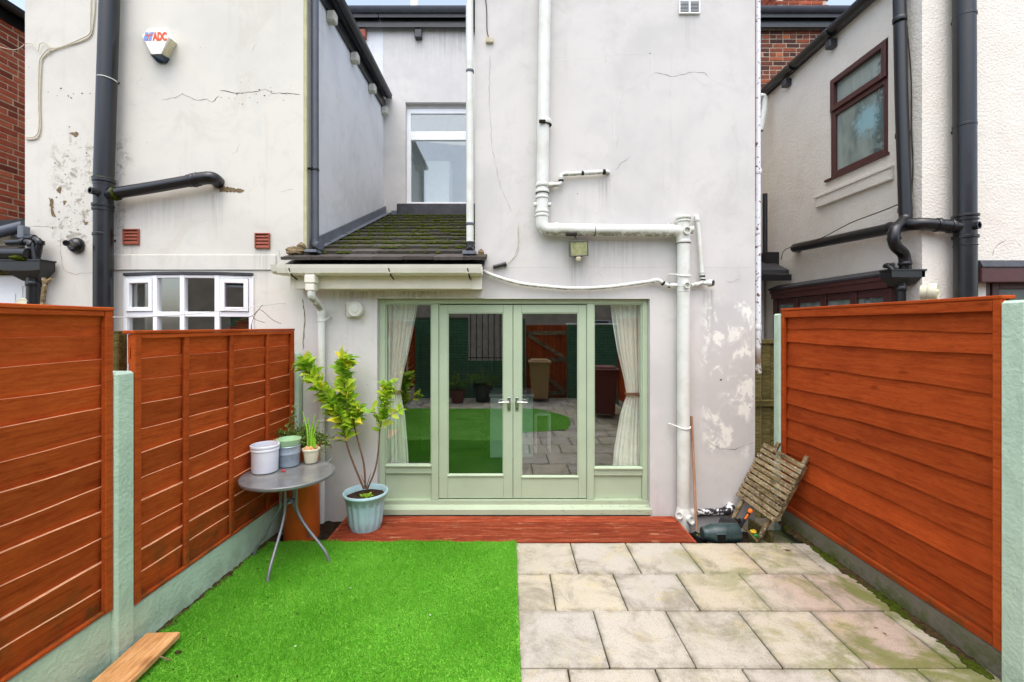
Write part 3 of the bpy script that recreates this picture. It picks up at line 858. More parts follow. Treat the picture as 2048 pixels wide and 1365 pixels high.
# ---- lean-to roof over the left of the doors
RY0, RZ0, SL = 4.26, 2.565, .392
rz = lambda y: RZ0 + (y-RY0)*SL
w = B()
w.prism([(XL+.01, RY0+.06, rz(RY0+.06)-.06), (XL+.01, YB-.01, rz(YB-.01)-.06), (XL+.01, YB-.01, rz(YB-.01)-.10), (XL+.01, RY0+.06, rz(RY0+.06)-.10)], (XC-XL-.02, 0, 0))
w.prism([(-2.19, RY0+.02, rz(RY0)-.05), (-2.19, YW-.004, rz(YW)-.05), (-2.19, YW-.004, rz(YW)-.09), (-2.19, RY0+.02, rz(RY0)-.09)], (1.96, 0, 0))
roof = w.part('roof', MAT['slate_dark'], house)
HO = Vector(house.location)
tvar = []
for k in range(5):
    bb = B(); ww = .292; L = .31; th = .030; nx = 6
    vs_ = []; 
    for i in range(nx+1):
        x = -ww/2 + ww*i/nx; j = random.uniform(-.007, .007) if 0 < i < nx else 0; jz = random.uniform(-.002, .003)
        vs_ += [(x, j, -th), (x, j, jz), (x, L, -.006), (x, L, -th)]
    fs = []
    for i in range(nx):
        a = 4*i; c = a+4
        fs += [(a, c, c+1, a+1), (a+1, c+1, c+2, a+2), (a+2, c+2, c+3, a+3), (a+3, c+3, c, a)]
    fs += [(0, 1, 2, 3), tuple(reversed(range(4*nx, 4*nx+4)))]
    bb.add(vs_, fs); tvar.append(bb.mesh('roof_tile', MAT['tile']))
ang = math.atan(SL)
def lay_tile(xc, y, wid, lift=.0):
    M = Matrix.Translation(Vector((xc, y, rz(y) + .034 + lift)) - HO) @ Matrix.Rotation(ang - .085 + random.uniform(-.006, .006), 4, 'X') @ Matrix.Rotation(random.uniform(-.008, .008), 4, 'Z') @ Matrix.Diagonal((wid/.292, 1, 1, 1))
    piece('roof_tile', random.choice(tvar), roof, M)
for k in range(13):
    y = RY0 + k*.243
    xa, xb = (-2.20, -.205) if y + .05 < YW else (XL+.012, XC-.012)
    off = .0 if k % 2 == 0 else .146
    xs = [xa] + [v for v in [xa - .146*0 + off + .296*i for i in range(0, 9)] if xa+.07 < v < xb-.07] + [xb]
    for a_, c_ in zip(xs[:-1], xs[1:]):
        lay_tile((a_+c_)/2 + random.uniform(-.003, .003), y + random.uniform(-.006, .006), c_-a_-.004)
# moss cushions along the tile edges
w = B()
for k in range(1500):
    c = random.randint(1, 12); y = RY0 + c*.243 + random.choice((-.010, -.008, -.006, .0, .02, .06))
    x = random.uniform(XL+.03, XC-.04)
    if math.sin(x*7+c*2.1) + math.sin(x*15+c) < -.1 and random.random() < .8: continue
    if y < 4.6 and random.random() < .7: continue
    r = random.uniform(.005, .019); z = rz(y)+.022
    n6 = 6
    pr = [(r*1.2, -.008), (r, r*.35), (r*.5, r*.7), (0.0001, r*.8)]
    w.lathe(pr, n6, Matrix.Translation((x, y, z)) @ Matrix.Diagonal((random.uniform(1, 2.2), 1, 1, 1)))
o = w.part('moss', MAT['moss'], roof, smooth=True, recalc=False, ang=80); o["kind"] = "stuff"
# flashings and mortar fillets
w = B()
w.prism([(XL+.012, 4.62, rz(4.62)+.02), (XL+.012, YB-.01, rz(YB)+.03), (XL+.012, YB-.01, rz(YB)+.14), (XL+.012, 4.62, rz(4.62)+.13)], (.02, 0, 0))
w.prism([(XL+.033, 4.62, rz(4.62)+.022), (XL+.033, YB-.01, rz(YB)+.028), (XL+.13, YB-.01, rz(YB)+.035), (XL+.11, 4.62, rz(4.62)+.03)], (0, 0, .006))
w.box(XL+.13, XC-.01, YB-.06, YB-.003, rz(YB)-.03, rz(YB)+.055)
w.part('flashing', MAT['lead'], roof)
w = B()
def lump(bb, c, s, n=9, seed=0):
    rr = random.Random(seed); pr = []
    for k in range(n):
        for a in range(10):
            th = 2*math.pi*a/10; ph = math.pi*k/(n-1); q = rr.uniform(.72, 1.1)
            pr.append(Vector((math.sin(ph)*math.cos(th)*s[0]*q, math.sin(ph)*math.sin(th)*s[1]*q, math.cos(ph)*s[2]*q)) + Vector(c))
    bb.add(pr, [(k*10+a, k*10+(a+1) % 10, (k+1)*10+(a+1) % 10, (k+1)*10+a) for k in range(n-1) for a in range(10)])
lump(w, P(590, 503, 4.40), (.10, .05, .05), seed=3); lump(w, P(604, 497, 4.42), (.05, .05, .06), seed=4)
w.part('mortar_fillet', MAT['rubble'], roof)
w = B(); lump(w, P(962, 510, 4.42), (.035, .04, .06), seed=6); w.part('mortar_fillet', MAT['rubble'], roof)
w = B(); w.cbox(PX(612, 4.4), PX(636, 4.4), 4.36, 4.6, rz(4.5)+.0, rz(4.5)+.028, .004); w.cbox(PX(926, 4.4), PX(953, 4.4), 4.33, 4.45, rz(4.4)+.015, rz(4.4)+.05, .004)
w.part('lead_saddle', MAT['lead'], roof)

# fascia, soffit, brackets
w = B(); w.cbox(PX(582, 4.26), PX(963, 4.26), 4.262, 4.285, PZ(578, 4.26), 2.50, .003); fa = w.part('fascia_board', MAT['fascia'], house)
w = B(); w.box(PX(582, 4.26), PX(963, 4.26), 4.286, YW-.003, PZ(578, 4.26)+.004, PZ(578, 4.26)+.014); w.part('soffit', MAT['fascia'], fa)
w = B(); w.cbox(PX(944, 4.26), PX(963, 4.26)+.004, 4.254, 4.2615, PZ(579, 4.26), 2.44, .002); w.part('corner_trim', MAT['fascia'], fa)
w = B(); w.cbox(PX(582, 4.26)-.004, PX(590, 4.26), 4.254, 4.2615, PZ(579, 4.26), 2.44, .002); w.part('corner_trim', MAT['fascia'], fa)
w = B(); w.prism([(PX(744, YW), YW-.002, PZ(598, YW)+.002), (PX(744, YW), YW-.02, PZ(598, YW)+.006), (PX(744, YW), YW-.002, PZ(580, YW))], (PX(968, YW)-PX(744, YW), 0, 0)); w.part('drip_fillet', MAT['lilac'], house)
# cracks and scars in the render
def crack(pts, y, parent, wd=.004, mat='crack', jag=.012):
    pts = [P(px, py, y) for px, py in pts]
    out = []
    for a_, c_ in zip(pts[:-1], pts[1:]):
        n = max(2, int((c_-a_).length/.03))
        for k in range(n): out.append(a_.lerp(c_, k/n) + Vector((random.uniform(-jag, jag)*.5, 0, random.uniform(-jag, jag)*.5)))
    out.append(pts[-1])
    bb = B(); vs_ = []; fs = []
    for k, p in enumerate(out):
        ww = wd*random.uniform(.25, 1.0)*(0.35 if k in (0, len(out)-1) else 1)
        t = (out[min(k+1, len(out)-1)] - out[max(k-1, 0)]).normalized(); s2 = Vector((-t.z, 0, t.x))*ww/2
        vs_ += [p+s2, p-s2]
        if k: fs.append((2*k-2, 2*k-1, 2*k+1, 2*k))
    bb.add(vs_, fs)
    return bb.part('crack', MAT[mat], parent, recalc=False)
yc = YW-.0015
MAT['filler'] = simple('white filler', srgb(232,230,228), .85, .2, .04)
crack([(1310,145),(1345,154),(1384,145),(1408,145),(1416,154)], yc, wall, .003)
crack([(1102,122),(1160,118),(1240,108),(1300,107)], yc, wall, .003, 'filler'); crack([(1304,108),(1306,145),(1270,175),(1240,190),(1235,214),(1228,225),(1230,300)], yc, wall, .004, 'filler')
crack([(1230,340),(1245,325),(1262,312)], yc, wall, .003); crack([(1416,154),(1440,168),(1480,182),(1508,182)], yc, wall, .003, 'filler')
crack([(1450,561),(1460,566),(1470,563),(1480,557)], yc, wall, .003)
crack([(1415,884),(1440,898),(1470,900),(1490,892),(1512,884)], yc, wall, .005)
crack([(980,110),(978,200),(985,300),(1000,372),(1025,425)], yc, wall, .0025)
crack([(1036,455),(1037,492),(1028,512)], yc, wall, .002)
crack([(1198,548),(1206,557)], yc, wall, .003); crack([(606,597),(609,640),(606,700)], yc-.002, wall, .012, 'rubble')
for (px, py, r) in ((1300,107,.008),(1092,121,.0),(1155,388,.006),(1500,815,.005),(1504,842,.006),(1442,760,.012),(735,770,.005)):
    if r:
        bb = B(); p = P(px, py, yc); bb.add([p+Vector((r*random.uniform(.6,1)*math.cos(a), 0, r*.7*math.sin(a))) for a in [k*math.pi/4 for k in range(8)]], [tuple(range(8))]); bb.part('chip', MAT['crack'], wall, recalc=False)

# ------------------------------------------------------------------ left neighbour
nb = thing('house', 'cream rendered neighbouring house with black soil pipe and white bow window', 'house', (-3.5, YN, 0))
NX0, NX1 = PX(50, YN), -2.085
wz = (1.0, PZ(549, YN))
w = B(); sheet(w, lambda u, d, z: (u, YN+d, z), NX0, NX1, -.32, 5.72, [(PX(254, YN), PX(502, YN), .95, PZ(550, YN))], .25)
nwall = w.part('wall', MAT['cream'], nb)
w = B(); w.box(NX1-.25, NX1, YN+.251, YB-.003, -.3, 5.70); w.part('wall', MAT['shade_lift_white'], nb)
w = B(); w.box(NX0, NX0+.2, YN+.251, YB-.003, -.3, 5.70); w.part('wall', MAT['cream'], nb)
w = B(); w.box(-7.2, NX1-.012, YB, YB+.25, -.3, 7.0); w.part('wall', MAT['shade_lift_white'], nb)
w = B(); w.prism([(-7.2, YB-.16, 7.02), (-7.2, YB-.16, 7.08), (-7.2, 10.5, 9.0), (-7.2, 10.5, 8.94)], (5.06, 0, 0)); w.part('main_roof', MAT['slate_dark'], nb)
w = B(); w.prism([(NX1+.14, YN-.1, 5.74), (NX1+.14, YN-.1, 5.79), (NX0-.1, YN-.1, 6.75), (NX0-.1, YN-.1, 6.70)], (0, YB-YN+.08, 0)); w.part('roof', MAT['slate_dark'], nb)
w = B(); w.box(NX1+.003, NX1+.03, YN+.0, YN+.02, 2.7, 5.7); MAT['algae'] = simple('algae stained render', srgb(186,184,146), .9, .1, .15, 9, .2, 50)
w.part('corner_bead', MAT['algae'], nb)
w = B(); w.box(NX1+.001, NX1+.035, YN+.02, YB-.02, 5.55, 5.705); w.part('fascia', MAT['black_pipe'], nb)
w = B(); half_gutter(w, (NX1+.11, YN-.1, 5.76), (NX1+.11, YB-.12, 5.76), .065); w.part('gutter', MAT['black_pipe'], nb, smooth=True)
MAT['stone_corbel'] = simple('painted stone corbel', srgb(190,188,176), .85, .2, .15, 14, .3, 50)
for px in (664, 710, 745, 770):
    y = (-(NX1+.05))*F/(VX-px); w = B(); w.cbox(NX1+.001, NX1+.10, y-.055, y+.055, 5.44, 5.56, .012); w.part('corbel', MAT['stone_corbel'], nb)
# string course over the window
w = B(); w.cbox(PX(222, YN), PX(553, YN), YN-.016, YN-.001, PZ(541, YN), PZ(510, YN), .006); w.part('lintel_band', MAT['cream'], nb)
# bow window
w = B(); xs = [PX(252, 4.49), PX(308, 4.38), PX(363, 4.36), PX(432, 4.38), PX(503, 4.49)]; ys = [4.49, 4.40, 4.375, 4.40, 4.49]
zt_ = PZ(551, 4.42); zm = PZ(629, 4.42); zb_ = 1.0
wf = B(); segs = list(zip(xs[:-1], ys[:-1], xs[1:], ys[1:]))
panes = []
cas = []
for k, (xa, ya, xb, yb) in enumerate(segs):
    L = math.hypot(xb-xa, yb-ya); a = math.atan2(yb-ya, xb-xa)
    M = Matrix.Translation((xa, ya, 0)) @ Matrix.Rotation(a, 4, 'Z')
    wf.cbox(-.022, .022, -.01, .05, zb_, zt_, .003, M)
    if k == 3: wf.cbox(L-.022, L+.022, -.01, .05, zb_, zt_, .003, M)
    for (za, zc) in ((zb_, zb_+.05), (zm-.025, zm+.025), (zt_-.03, zt_)): wf.cbox(.0225, L-.0225, -.006, .046, za, zc, .003, M)
    panes.append((M, L))
    if k in (0, 3): cas.append((M, L))
bw = wf.part('bow_window', MAT['white_frame'], nb)
for M, L in panes:
    for za, zc in ((zb_+.04, zm-.02), (zm+.02, zt_-.025)):
        g = B(); g.box(.015, L-.015, .018, .022, za, zc, M); g.part('pane', MAT['glass'], bw)
for M, L in cas:
    g = B(); t = .042
    g.cbox(.026, .026+t, -.022, .012, zm+.03, zt_-.035, .003, M); g.cbox(L-.026-t, L-.026, -.022, .012, zm+.03, zt_-.035, .003, M)
    g.cbox(.0265+t, L-.0265-t, -.022, .012, zm+.03, zm+.03+t, .003, M); g.cbox(.0265+t, L-.0265-t, -.022, .012, zt_-.035-t, zt_-.035, .003, M)
    g.part('casement', MAT['white_frame'], bw)
g = B(); poly = [(x, y-.02, zt_+.002) for x, y in zip([PX(249, 4.49)]+xs[1:-1]+[PX(506, 4.49)], [4.49]+ys[1:-1]+[4.49])] + [(PX(506, 4.49), YN-.002, zt_+.002), (PX(249, 4.49), YN-.002, zt_+.002)]
g.prism(poly, (0, 0, .028)); g.part('lead_head', MAT['slate_dark'], bw)
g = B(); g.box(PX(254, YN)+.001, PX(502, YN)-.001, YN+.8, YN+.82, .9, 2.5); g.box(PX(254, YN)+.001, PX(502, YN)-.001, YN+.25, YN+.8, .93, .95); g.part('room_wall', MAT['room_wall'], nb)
# scars in the cream render
yc = YN-.0015
crack([(325,200),(350,196),(365,188),(380,196),(395,201),(412,199),(425,204),(438,192)], yc, nwall, .005)
crack([(440,181),(470,187),(490,186),(510,184),(530,179),(545,186),(580,188),(600,189)], yc, nwall, .007)
crack([(514,85),(508,97),(503,105)], yc, nwall, .003); crack([(480,288),(473,303),(464,310)], yc, nwall, .004)
crack([(560,385),(575,381),(588,378)], yc, nwall, .003); crack([(122,465),(121,505),(124,532),(128,541),(150,549),(188,545)], yc, nwall, .003)
crack([(48,452),(60,453),(118,455)], yc, nwall, .0025); crack([(556,499),(560,505),(560,520)], yc, nwall, .003)
def scar(pts, y, parent, mat='rubble'):
    q = []
    for (ax, ay), (bx_, by_) in zip(pts, pts[1:]+pts[:1]):
        n = max(2, int(math.hypot(bx_-ax, by_-ay)/3))
        q += [P(ax+(bx_-ax)*k/n+random.uniform(-1.6, 1.6), ay+(by_-ay)*k/n+random.uniform(-1.6, 1.6), y) for k in range(n)]
    bb = B(); bb.add(q, [tuple(range(len(q)))])
    return bb.part('plaster_scar', MAT[mat], parent, recalc=False)
scar([(136,265),(157,265),(156,271),(150,275),(145,270)], yc-.001, nwall)
scar([(436,376),(442,372),(452,374),(470,377),(488,380),(482,386),(460,384),(440,385)], yc-.001, nwall)
scar([(97,396),(106,398),(108,408),(105,420),(111,436),(104,432),(101,415)], yc-.001, nwall); scar([(124,404),(133,401),(128,412)], yc-.001, nwall); scar([(112,380),(124,371),(120,388)], yc-.001, nwall)
scar([(166,442),(176,444),(174,450),(168,448)], yc-.001, nwall)
for k in range(60):
    px, py = random.choice([(random.gauss(130, 22), random.gauss(350, 55)), (random.gauss(150, 25), random.gauss(440, 22)), (random.gauss(125, 20), random.gauss(190, 8)), (random.gauss(520, 40), random.gauss(190, 12))])
    if 190 < px < 240 or px < 56 or px > 600: continue
    r = random.uniform(.003, .009); p = P(px, py, yc-.0005); bb = B()
    bb.add([p+Vector((r*random.uniform(.5,1.3)*math.cos(a), 0, r*random.uniform(.4,1)*math.sin(a))) for a in [q*math.pi/3.5 for q in range(7)]], [tuple(range(7))]); bb.part('mould_spot', MAT['grime'], nwall, recalc=False)

# ------------------------------------------------------------------ right neighbour
rn = thing('house', 'cream roughcast neighbouring house with brown window and black drainpipes', 'house', (5.2, YN, 0))
RX = 4.24
sw = (4.90, 5.785, 3.86, 5.15)
w = B(); sheet(w, lambda u, d, z: (RX+d, u, z), YN, YB-.003, -.32, 5.68, [sw], .25)
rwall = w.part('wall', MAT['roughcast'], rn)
bx0 = PX(1957, YN)
w = B(); sheet(w, lambda u, d, z: (u, YN+d, z), RX+.2505, 7.2, -.32, 5.9, [(PX(1972, YN), 6.6, .9, PZ(566, YN))], .25)
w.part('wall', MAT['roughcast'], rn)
w = B(); w.prism([(RX-.15, YN-.1, 5.70), (RX-.15, YN-.1, 5.75), (7.3, YN-.1, 6.9), (7.3, YN-.1, 6.85)], (0, YB-YN+.08, 0)); w.part('roof', MAT['slate_dark'], rn)
w = B(); half_gutter(w, (RX-.10, YN-.12, 5.72), (RX-.10, YB-.1, 5.72), .065); w.part('gutter', MAT['black_pipe'], rn, smooth=True)
for px in (1660, 1571):
    y = RX*F/(px-VX)*.985; w = B(); w.cbox(RX-.10, RX-.001, y-.05, y+.05, 5.52, 5.63, .012); w.part('corbel', MAT['slate_dark'], rn)
for y in (5.0, 5.65, 6.4):
    w = B(); 
    w.tube([(RX-.10, y-.03, 5.70), (RX-.10, y+.03, 5.70)], .069, 14); w.part('gutter_joint', MAT['black_pipe'], rn, smooth=True)
# side window
w = B(); y0, y1, z0, z1 = sw; t = .075; x0 = RX+.012; x1 = RX+.07
w.cbox(x0, x1, y0, y0+t, z0, z1); w.cbox(x0, x1, y1-t, y1, z0, z1); w.cbox(x0, x1, y0+t, y1-t, z0, z0+t); w.cbox(x0, x1, y0+t, y1-t, z1-t, z1); w.cbox(x0, x1, y0+t, y1-t, 4.66, 4.78)
sdw = w.part('window', MAT['brown_frame'], rn)
w = B(); w.cbox(x0-.03, x0-.001, y0+.02, y0+.08, 4.72, z1-.02); w.cbox(x0-.03, x0-.001, y1-.08, y1-.02, 4.72, z1-.02); w.cbox(x0-.03, x0-.001, y0+.08, y1-.08, 4.72, 4.79); w.cbox(x0-.03, x0-.001, y0+.08, y1-.08, z1-.08, z1-.02); w.part('vent_sash', MAT['brown_frame'], sdw)
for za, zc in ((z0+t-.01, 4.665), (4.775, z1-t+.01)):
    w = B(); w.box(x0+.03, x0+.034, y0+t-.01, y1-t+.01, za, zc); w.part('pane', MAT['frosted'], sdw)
w = B(); w.box(RX-.035, RX+.02, y0-.02, y1+.06, z0-.028, z0-.001); w.part('sill', MAT['brown_frame'], sdw)
w = B(); w.cbox(RX-.045, RX-.001, 4.82, 6.0, 3.53, 3.70, .01); w.cbox(RX-.06, RX-.046, 4.80, 6.02, 3.66, 3.70, .004); w.part('stone_sill', MAT['roughcast'], rn)
# shallow bay on the side wall
w = B(); w.cbox(RX-.16, RX-.001, 4.72, 6.85, 2.42, 2.475, .004)
bay = w.part('bay_window', MAT['brown_frame'], rn)
w = B(); w.prism([(RX-.17, 4.70, 2.476), (RX-.17, 4.70, 2.50), (RX-.03, 4.70, 2.56), (RX-.001, 4.70, 2.56), (RX-.001, 4.70, 2.476)], (0, 2.17, 0)); w.part('flashing', MAT['slate_dark'], bay)
w = B(); w.cbox(RX-.15, RX-.002, 4.74, 6.83, 2.34, 2.419, .004); w.part('head_board', MAT['brown_frame'], bay)
w = B(); ysb = [4.78, 5.25, 5.75, 6.3, 6.78]
for y in ysb: w.cbox(RX-.12, RX-.05, y-.05, y+.05, 1.1, 2.339, .004)
for ya, yb in zip(ysb[:-1], ysb[1:]): w.cbox(RX-.11, RX-.055, ya+.051, yb-.051, 2.25, 2.338, .004)
w.part('mullions', MAT['brown_frame'], bay)
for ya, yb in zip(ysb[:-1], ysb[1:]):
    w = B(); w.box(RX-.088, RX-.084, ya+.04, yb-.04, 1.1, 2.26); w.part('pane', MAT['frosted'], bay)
# window on the front wall at the right edge
w = B(); w.cbox(PX(1955, 4.42), 6.75, 4.38, YN-.002, PZ(565, 4.40), PZ(535, 4.40), .006); fw = w.part('window_head', MAT['brown_frame'], rn)
w = B(); w.prism([(PX(1955, 4.42), 4.37, PZ(536, 4.40)+.012), (PX(1955, 4.42), 4.40, PZ(521, 4.40)), (PX(1955, 4.42), YN-.002, PZ(519, 4.40)), (PX(1955, 4.42), YN-.002, PZ(536, 4.40)+.004), (PX(1955, 4.42), 4.37, PZ(536, 4.40)+.004)], (1.9, 0, 0)); w.part('flashing', MAT['slate_dark'], fw)
w = B()
for x in (PX(1979, YN), PX(1998, YN), 5.9): w.cbox(x-.045, x+.03, YN+.02, YN+.09, .92, PZ(566, YN)-.002)
w.cbox(PX(1998, YN)+.031, 5.85, YN+.02, YN+.09, PZ(578, YN), PZ(566, YN)-.002); w.part('frame', MAT['brown_frame'], fw)
w = B(); w.box(PX(1998, YN), 5.9, YN+.05, YN+.054, .92, PZ(577, YN)); w.part('pane', MAT['frosted'], fw)
crack([(1985,512),(1988,498),(1998,488),(2013,481)], YN-.0015, rwall, .005); crack([(2036,487),(2044,493)], YN-.0015, rwall, .004)

# main house behind the right neighbour: sooty brickwork laid brick by brick
bh = thing('house', 'sooty red brick house end behind the roughcast house, under a grey gutter', 'house', (4.6, YB, 0))
w = B(); w.box(2.605, 7.2, YB+.005, YB+.25, -.3, 7.0); bwall = w.part('wall', MAT['mortar_dark'], bh)
bb = B(); bb.cbox(-.1065, .1065, 0, .05, -.0315, .0315, .005); bm_s = bb.mesh('brick', MAT['brick_old'])
bb = B(); bb.cbox(-.051, .051, 0, .05, -.0315, .0315, .005); bm_h = bb.mesh('brick', MAT['brick_old'])
for r in range(17):
    z = 5.68 + r*.075; header = r % 4 == 3
    step_ = .1125 if header else .225; x = 3.86 + (.056 if r % 2 else 0)
    while x < 5.55:
        piece('brick', bm_h if header else bm_s, bwall, Matrix.Translation(Vector((x, YB+random.uniform(-.004, .002), z)) - Vector(bh.location)) @ Matrix.Rotation(random.uniform(-.012, .012), 4, 'Y'))
        x += step_
w = B(); w.box(2.76, 7.2, YB-.10, YB-.075, 6.90, 7.09); w.part('fascia', MAT['black_pipe'], bh)
w = B(); half_gutter(w, (2.76, YB-.165, 7.16), (7.2, YB-.165, 7.16), .075); w.part('gutter', MAT['grey_pipe'], bh, smooth=True)
w = B(); w.prism([(2.66, YB-.16, 7.02), (2.66, YB-.16, 7.08), (2.66, 10.5, 9.0), (2.66, 10.5, 8.94)], (4.6, 0, 0)); w.part('main_roof', MAT['slate_dark'], bh)
# chimney
YC = 8.6; cx0, cx1 = PX(1555, YC), PX(1655, YC)
ch = B(); ch.box(cx0+.012, cx1-.012, YC+.012, YC+.7, 7.6, 9.4)
chim = ch.part('chimney', MAT['mortar'], bh)
bb = B(); bb.cbox(-.1065, .1065, 0, .05, -.0315, .0315, .004); bm_c = bb.mesh('brick', MAT['brick'])
bb = B(); bb.cbox(0, .05, -.1065, .1065, -.0315, .0315, .004); bm_c2 = bb.mesh('brick', MAT['brick'])
for r in range(14):
    z = 7.95 + r*.075
    for k in range(5):
        x = cx0 + .107 + k*.225 + (.1125 if r % 2 else 0)
        if x + .11 < cx1 + .08: piece('brick', bm_c, chim, Matrix.Translation(Vector((x, YC, z)) - Vector(bh.location)))
    for k in range(3):
        piece('brick', bm_c2, chim, Matrix.Translation(Vector((cx0, YC+.16+k*.225, z)) - Vector(bh.location)))
w = B(); w.tube([P(829, 40, 9.6)+Vector((0,0,-.5)), P(829, -60, 9.6)], .095); w.top('flue_pipe', MAT['white_paint'], 'white flue pipe rising above the main roof gutter', 'flue', smooth=True)

# ------------------------------------------------------------------ far left: brick house and its lean-to
fl = thing('house', 'red brick house side at the far left beyond the cream house', 'house', (-6.1, 5.5, 0))
BX = -6.0
w = B(); w.box(BX-.25, BX-.005, YN+.15, YB-.003, -.3, 5.7); fwall = w.part('wall', MAT['mortar'], fl)
bb = B(); bb.cbox(-.05, 0, -.1065, .1065, -.0315, .0315, .005); bm_l = bb.mesh('brick', MAT['brick'])
bb = B(); bb.cbox(-.05, 0, -.051, .051, -.0315, .0315, .005); bm_lh = bb.mesh('brick', MAT['brick'])
for r in range(35):
    z = 3.14 + r*.075; hd = r % 4 == 2; y = 4.78 + (.056 if r % 2 else 0)
    while y < 6.1:
        piece('brick', bm_lh if hd else bm_l, fwall, Matrix.Translation(Vector((BX+random.uniform(-.003, .003), y, z)) - Vector(fl.location)) @ Matrix.Rotation(random.uniform(-.01, .01), 4, 'X'))
        y += .1125 if hd else .225
w = B(); half_gutter(w, (BX+.12, YN, 5.72), (BX+.12, YB-.1, 5.72), .065); w.part('gutter', MAT['black_pipe'], fl, smooth=True)
w = B(); w.box(BX-.3, BX+.05, YN+.1, YB, 5.705, 5.74); w.box(BX+.001, BX+.03, YN+.15, YB-.1, 5.56, 5.70); w.part('eaves', MAT['black_pipe'], fl)
w = B(); sheet(w, lambda u, d, z: (u, YN+.06+d, z), BX, NX0-.002, -.3, 2.70, [(-5.85, PX(49, YN+.06), -.3, PZ(543, YN+.06))], .2); w.part('wall', MAT['cream'], fl)
w = B(); w.cbox(-5.85, PX(49, YN+.06)-.004, YN+.09, YN+.14, -.3, PZ(551, YN+.1)); dd = w.part('door', MAT['white_frame'], fl)
w = B(); w.cbox(-5.7, PX(40, YN+.06), YN+.082, YN+.0895, 1.3, PZ(573, YN+.1), .003); w.cbox(-5.8, PX(27, YN+.06), YN+.074, YN+.0815, 1.35, PZ(588, YN+.1), .003); w.part('panel', MAT['white_frame'], dd)
w = B(); w.cbox(-5.85, PX(49, YN+.06), YN+.03, YN+.14, PZ(550, YN+.1), PZ(538, YN+.1)); w.part('lintel', MAT['fence_old'], fl)
w = B(); w.prism([(BX, 4.42, 2.66), (BX, 6.2, 3.28), (BX, 6.2, 3.2), (BX, 4.42, 2.58)], (NX0-BX-.003, 0, 0)); lroof = w.part('lean_to_roof', MAT['slate_dark'], fl)
bb = B(); bb.cbox(-.15, .15, 0, .36, -.012, 0, .004); bm_t = bb.mesh('slate', MAT['tile'])
for k in range(8):
    y = 4.40 + k*.22; x = BX + .15 + (.15 if k % 2 else 0)
    while x < NX0 - .1:
        piece('slate', bm_t, lroof, Matrix.Translation(Vector((x, y, 2.66+(y-4.42)*.348+.02)) - Vector(fl.location)) @ Matrix.Rotation(math.atan(.348)+.04, 4, 'X') @ Matrix.Rotation(random.uniform(-.02, .02), 4, 'Z')); x += .304
w = B(); w.prism([(BX+.003, 4.9, 2.9), (BX+.003, 6.2, 3.32), (BX+.003, 6.2, 3.5), (BX+.003, 4.9, 3.08)], (.012, 0, 0)); w.part('flashing', MAT['lead'], lroof)
w = B(); w.box(-5.9, NX0-.02, 6.2, 6.25, 3.2, 3.45); w.part('flashing', MAT['lead'], lroof)

# ================================================================== PIPES AND FIXTURES
def ring(p, d, r, h, n=16):
    bb = B(); p = Vector(p); d = Vector(d).normalized()
    bb.lathe([(r*.96, -h/2), (r, -h/2+.004), (r, h/2-.004), (r*.96, h/2)], n, axis_m(p, d)); return bb
Z_ = Vector((0, 0, 1)); X_ = Vector((1, 0, 0)); Y_ = Vector((0, 1, 0))
def cup(p, d, r, h, n=16):
    """short open socket"""
    bb = B(); bb.lathe([(r, 0), (r, h), (r*1.06, h), (r*1.06, h+.006), (r*.78, h+.006), (r*.74, h-.02), (.0001, h-.02)], n, axis_m(p, d)); return bb

# gutter of the lean-to
YG = 4.17
gt = thing('gutter', 'cream plastic gutter along the tiled lean-to eave', 'gutter', P(755, 540, YG))
prof = [(4.255, 2.50), (4.245, 2.50), (4.245, 2.425), (4.17, 2.425), (4.145, 2.44), (4.135, 2.47), (4.125, 2.505), (4.115, 2.505), (4.122, 2.47), (4.135, 2.428), (4.165, 2.412), (4.255, 2.412)]
ga, gb2 = PX(558, YG), PX(964, YG)
w = B(); w.prism([(ga, y, z) for y, z in prof], (gb2-ga, 0, 0)); w.part('channel', MAT['gutter_cream'], gt)
w = B(); w.prism([(ga-.055, y, z+.002) for y, z in [(4.25,2.502),(4.12,2.502),(4.14,2.44),(4.17,2.42),(4.25,2.42)]], (.053, 0, 0)); w.part('stop_end', MAT['gutter_cream'], gt)
for px in (572, 583, 604, 641, 780, 936, 958):
    x = PX(px, YG); w = B()
    w.prism([(x-.014, y-.003 if y < 4.2 else y, z-.004 if z < 2.46 else z) for y, z in prof[3:]] , (.028, 0, 0))
    w.part('joint_clip' if px in (572, 604, 641, 958) else 'bracket', MAT['gutter_cream'], gt)
    if px in (583, 780, 936):
        w = B(); w.tube([(x-.004, 4.13, 2.50), (x+.002, 4.122, 2.46), (x+.012, 4.15, 2.405), (x+.014, 4.25, 2.38)], .007, 6); w.part('bracket_arm', MAT['grime'], gt, smooth=True)

dp = thing('downpipe', 'white downpipe running from the lean-to gutter to the ground', 'downpipe', (-1.865, 4.41, -.05))
XD = -1.862
w = B(); w.cbox(XD-.05, XD+.05, YG-.04, YG+.055, 2.33, 2.411, .01); w.cbox(XD-.043, XD+.043, YG-.035, YG+.05, 2.26, 2.329, .008); w.part('outlet', MAT['gutter_cream'], dp)
w = B(); w.tube(fillet([(XD, YG+.005, 2.27), (XD, YG+.01, 2.21), (XD, 4.405, 2.10), (XD, 4.405, 2.0)], .06), .036, 16); w.part('swan_neck', MAT['white_pipe'], dp, smooth=True)
w = B(); w.tube([(XD, 4.405, 2.06), (XD-.005, 4.405, -.04)], .035, 16); w.part('pipe', MAT['white_pipe'], dp, smooth=True)
for z in (2.06, 1.98, .98):
    ring((XD, 4.405, z), Z_, .041, .05 if z > 2 else .02).part('collar', MAT['white_pipe'], dp, smooth=True)
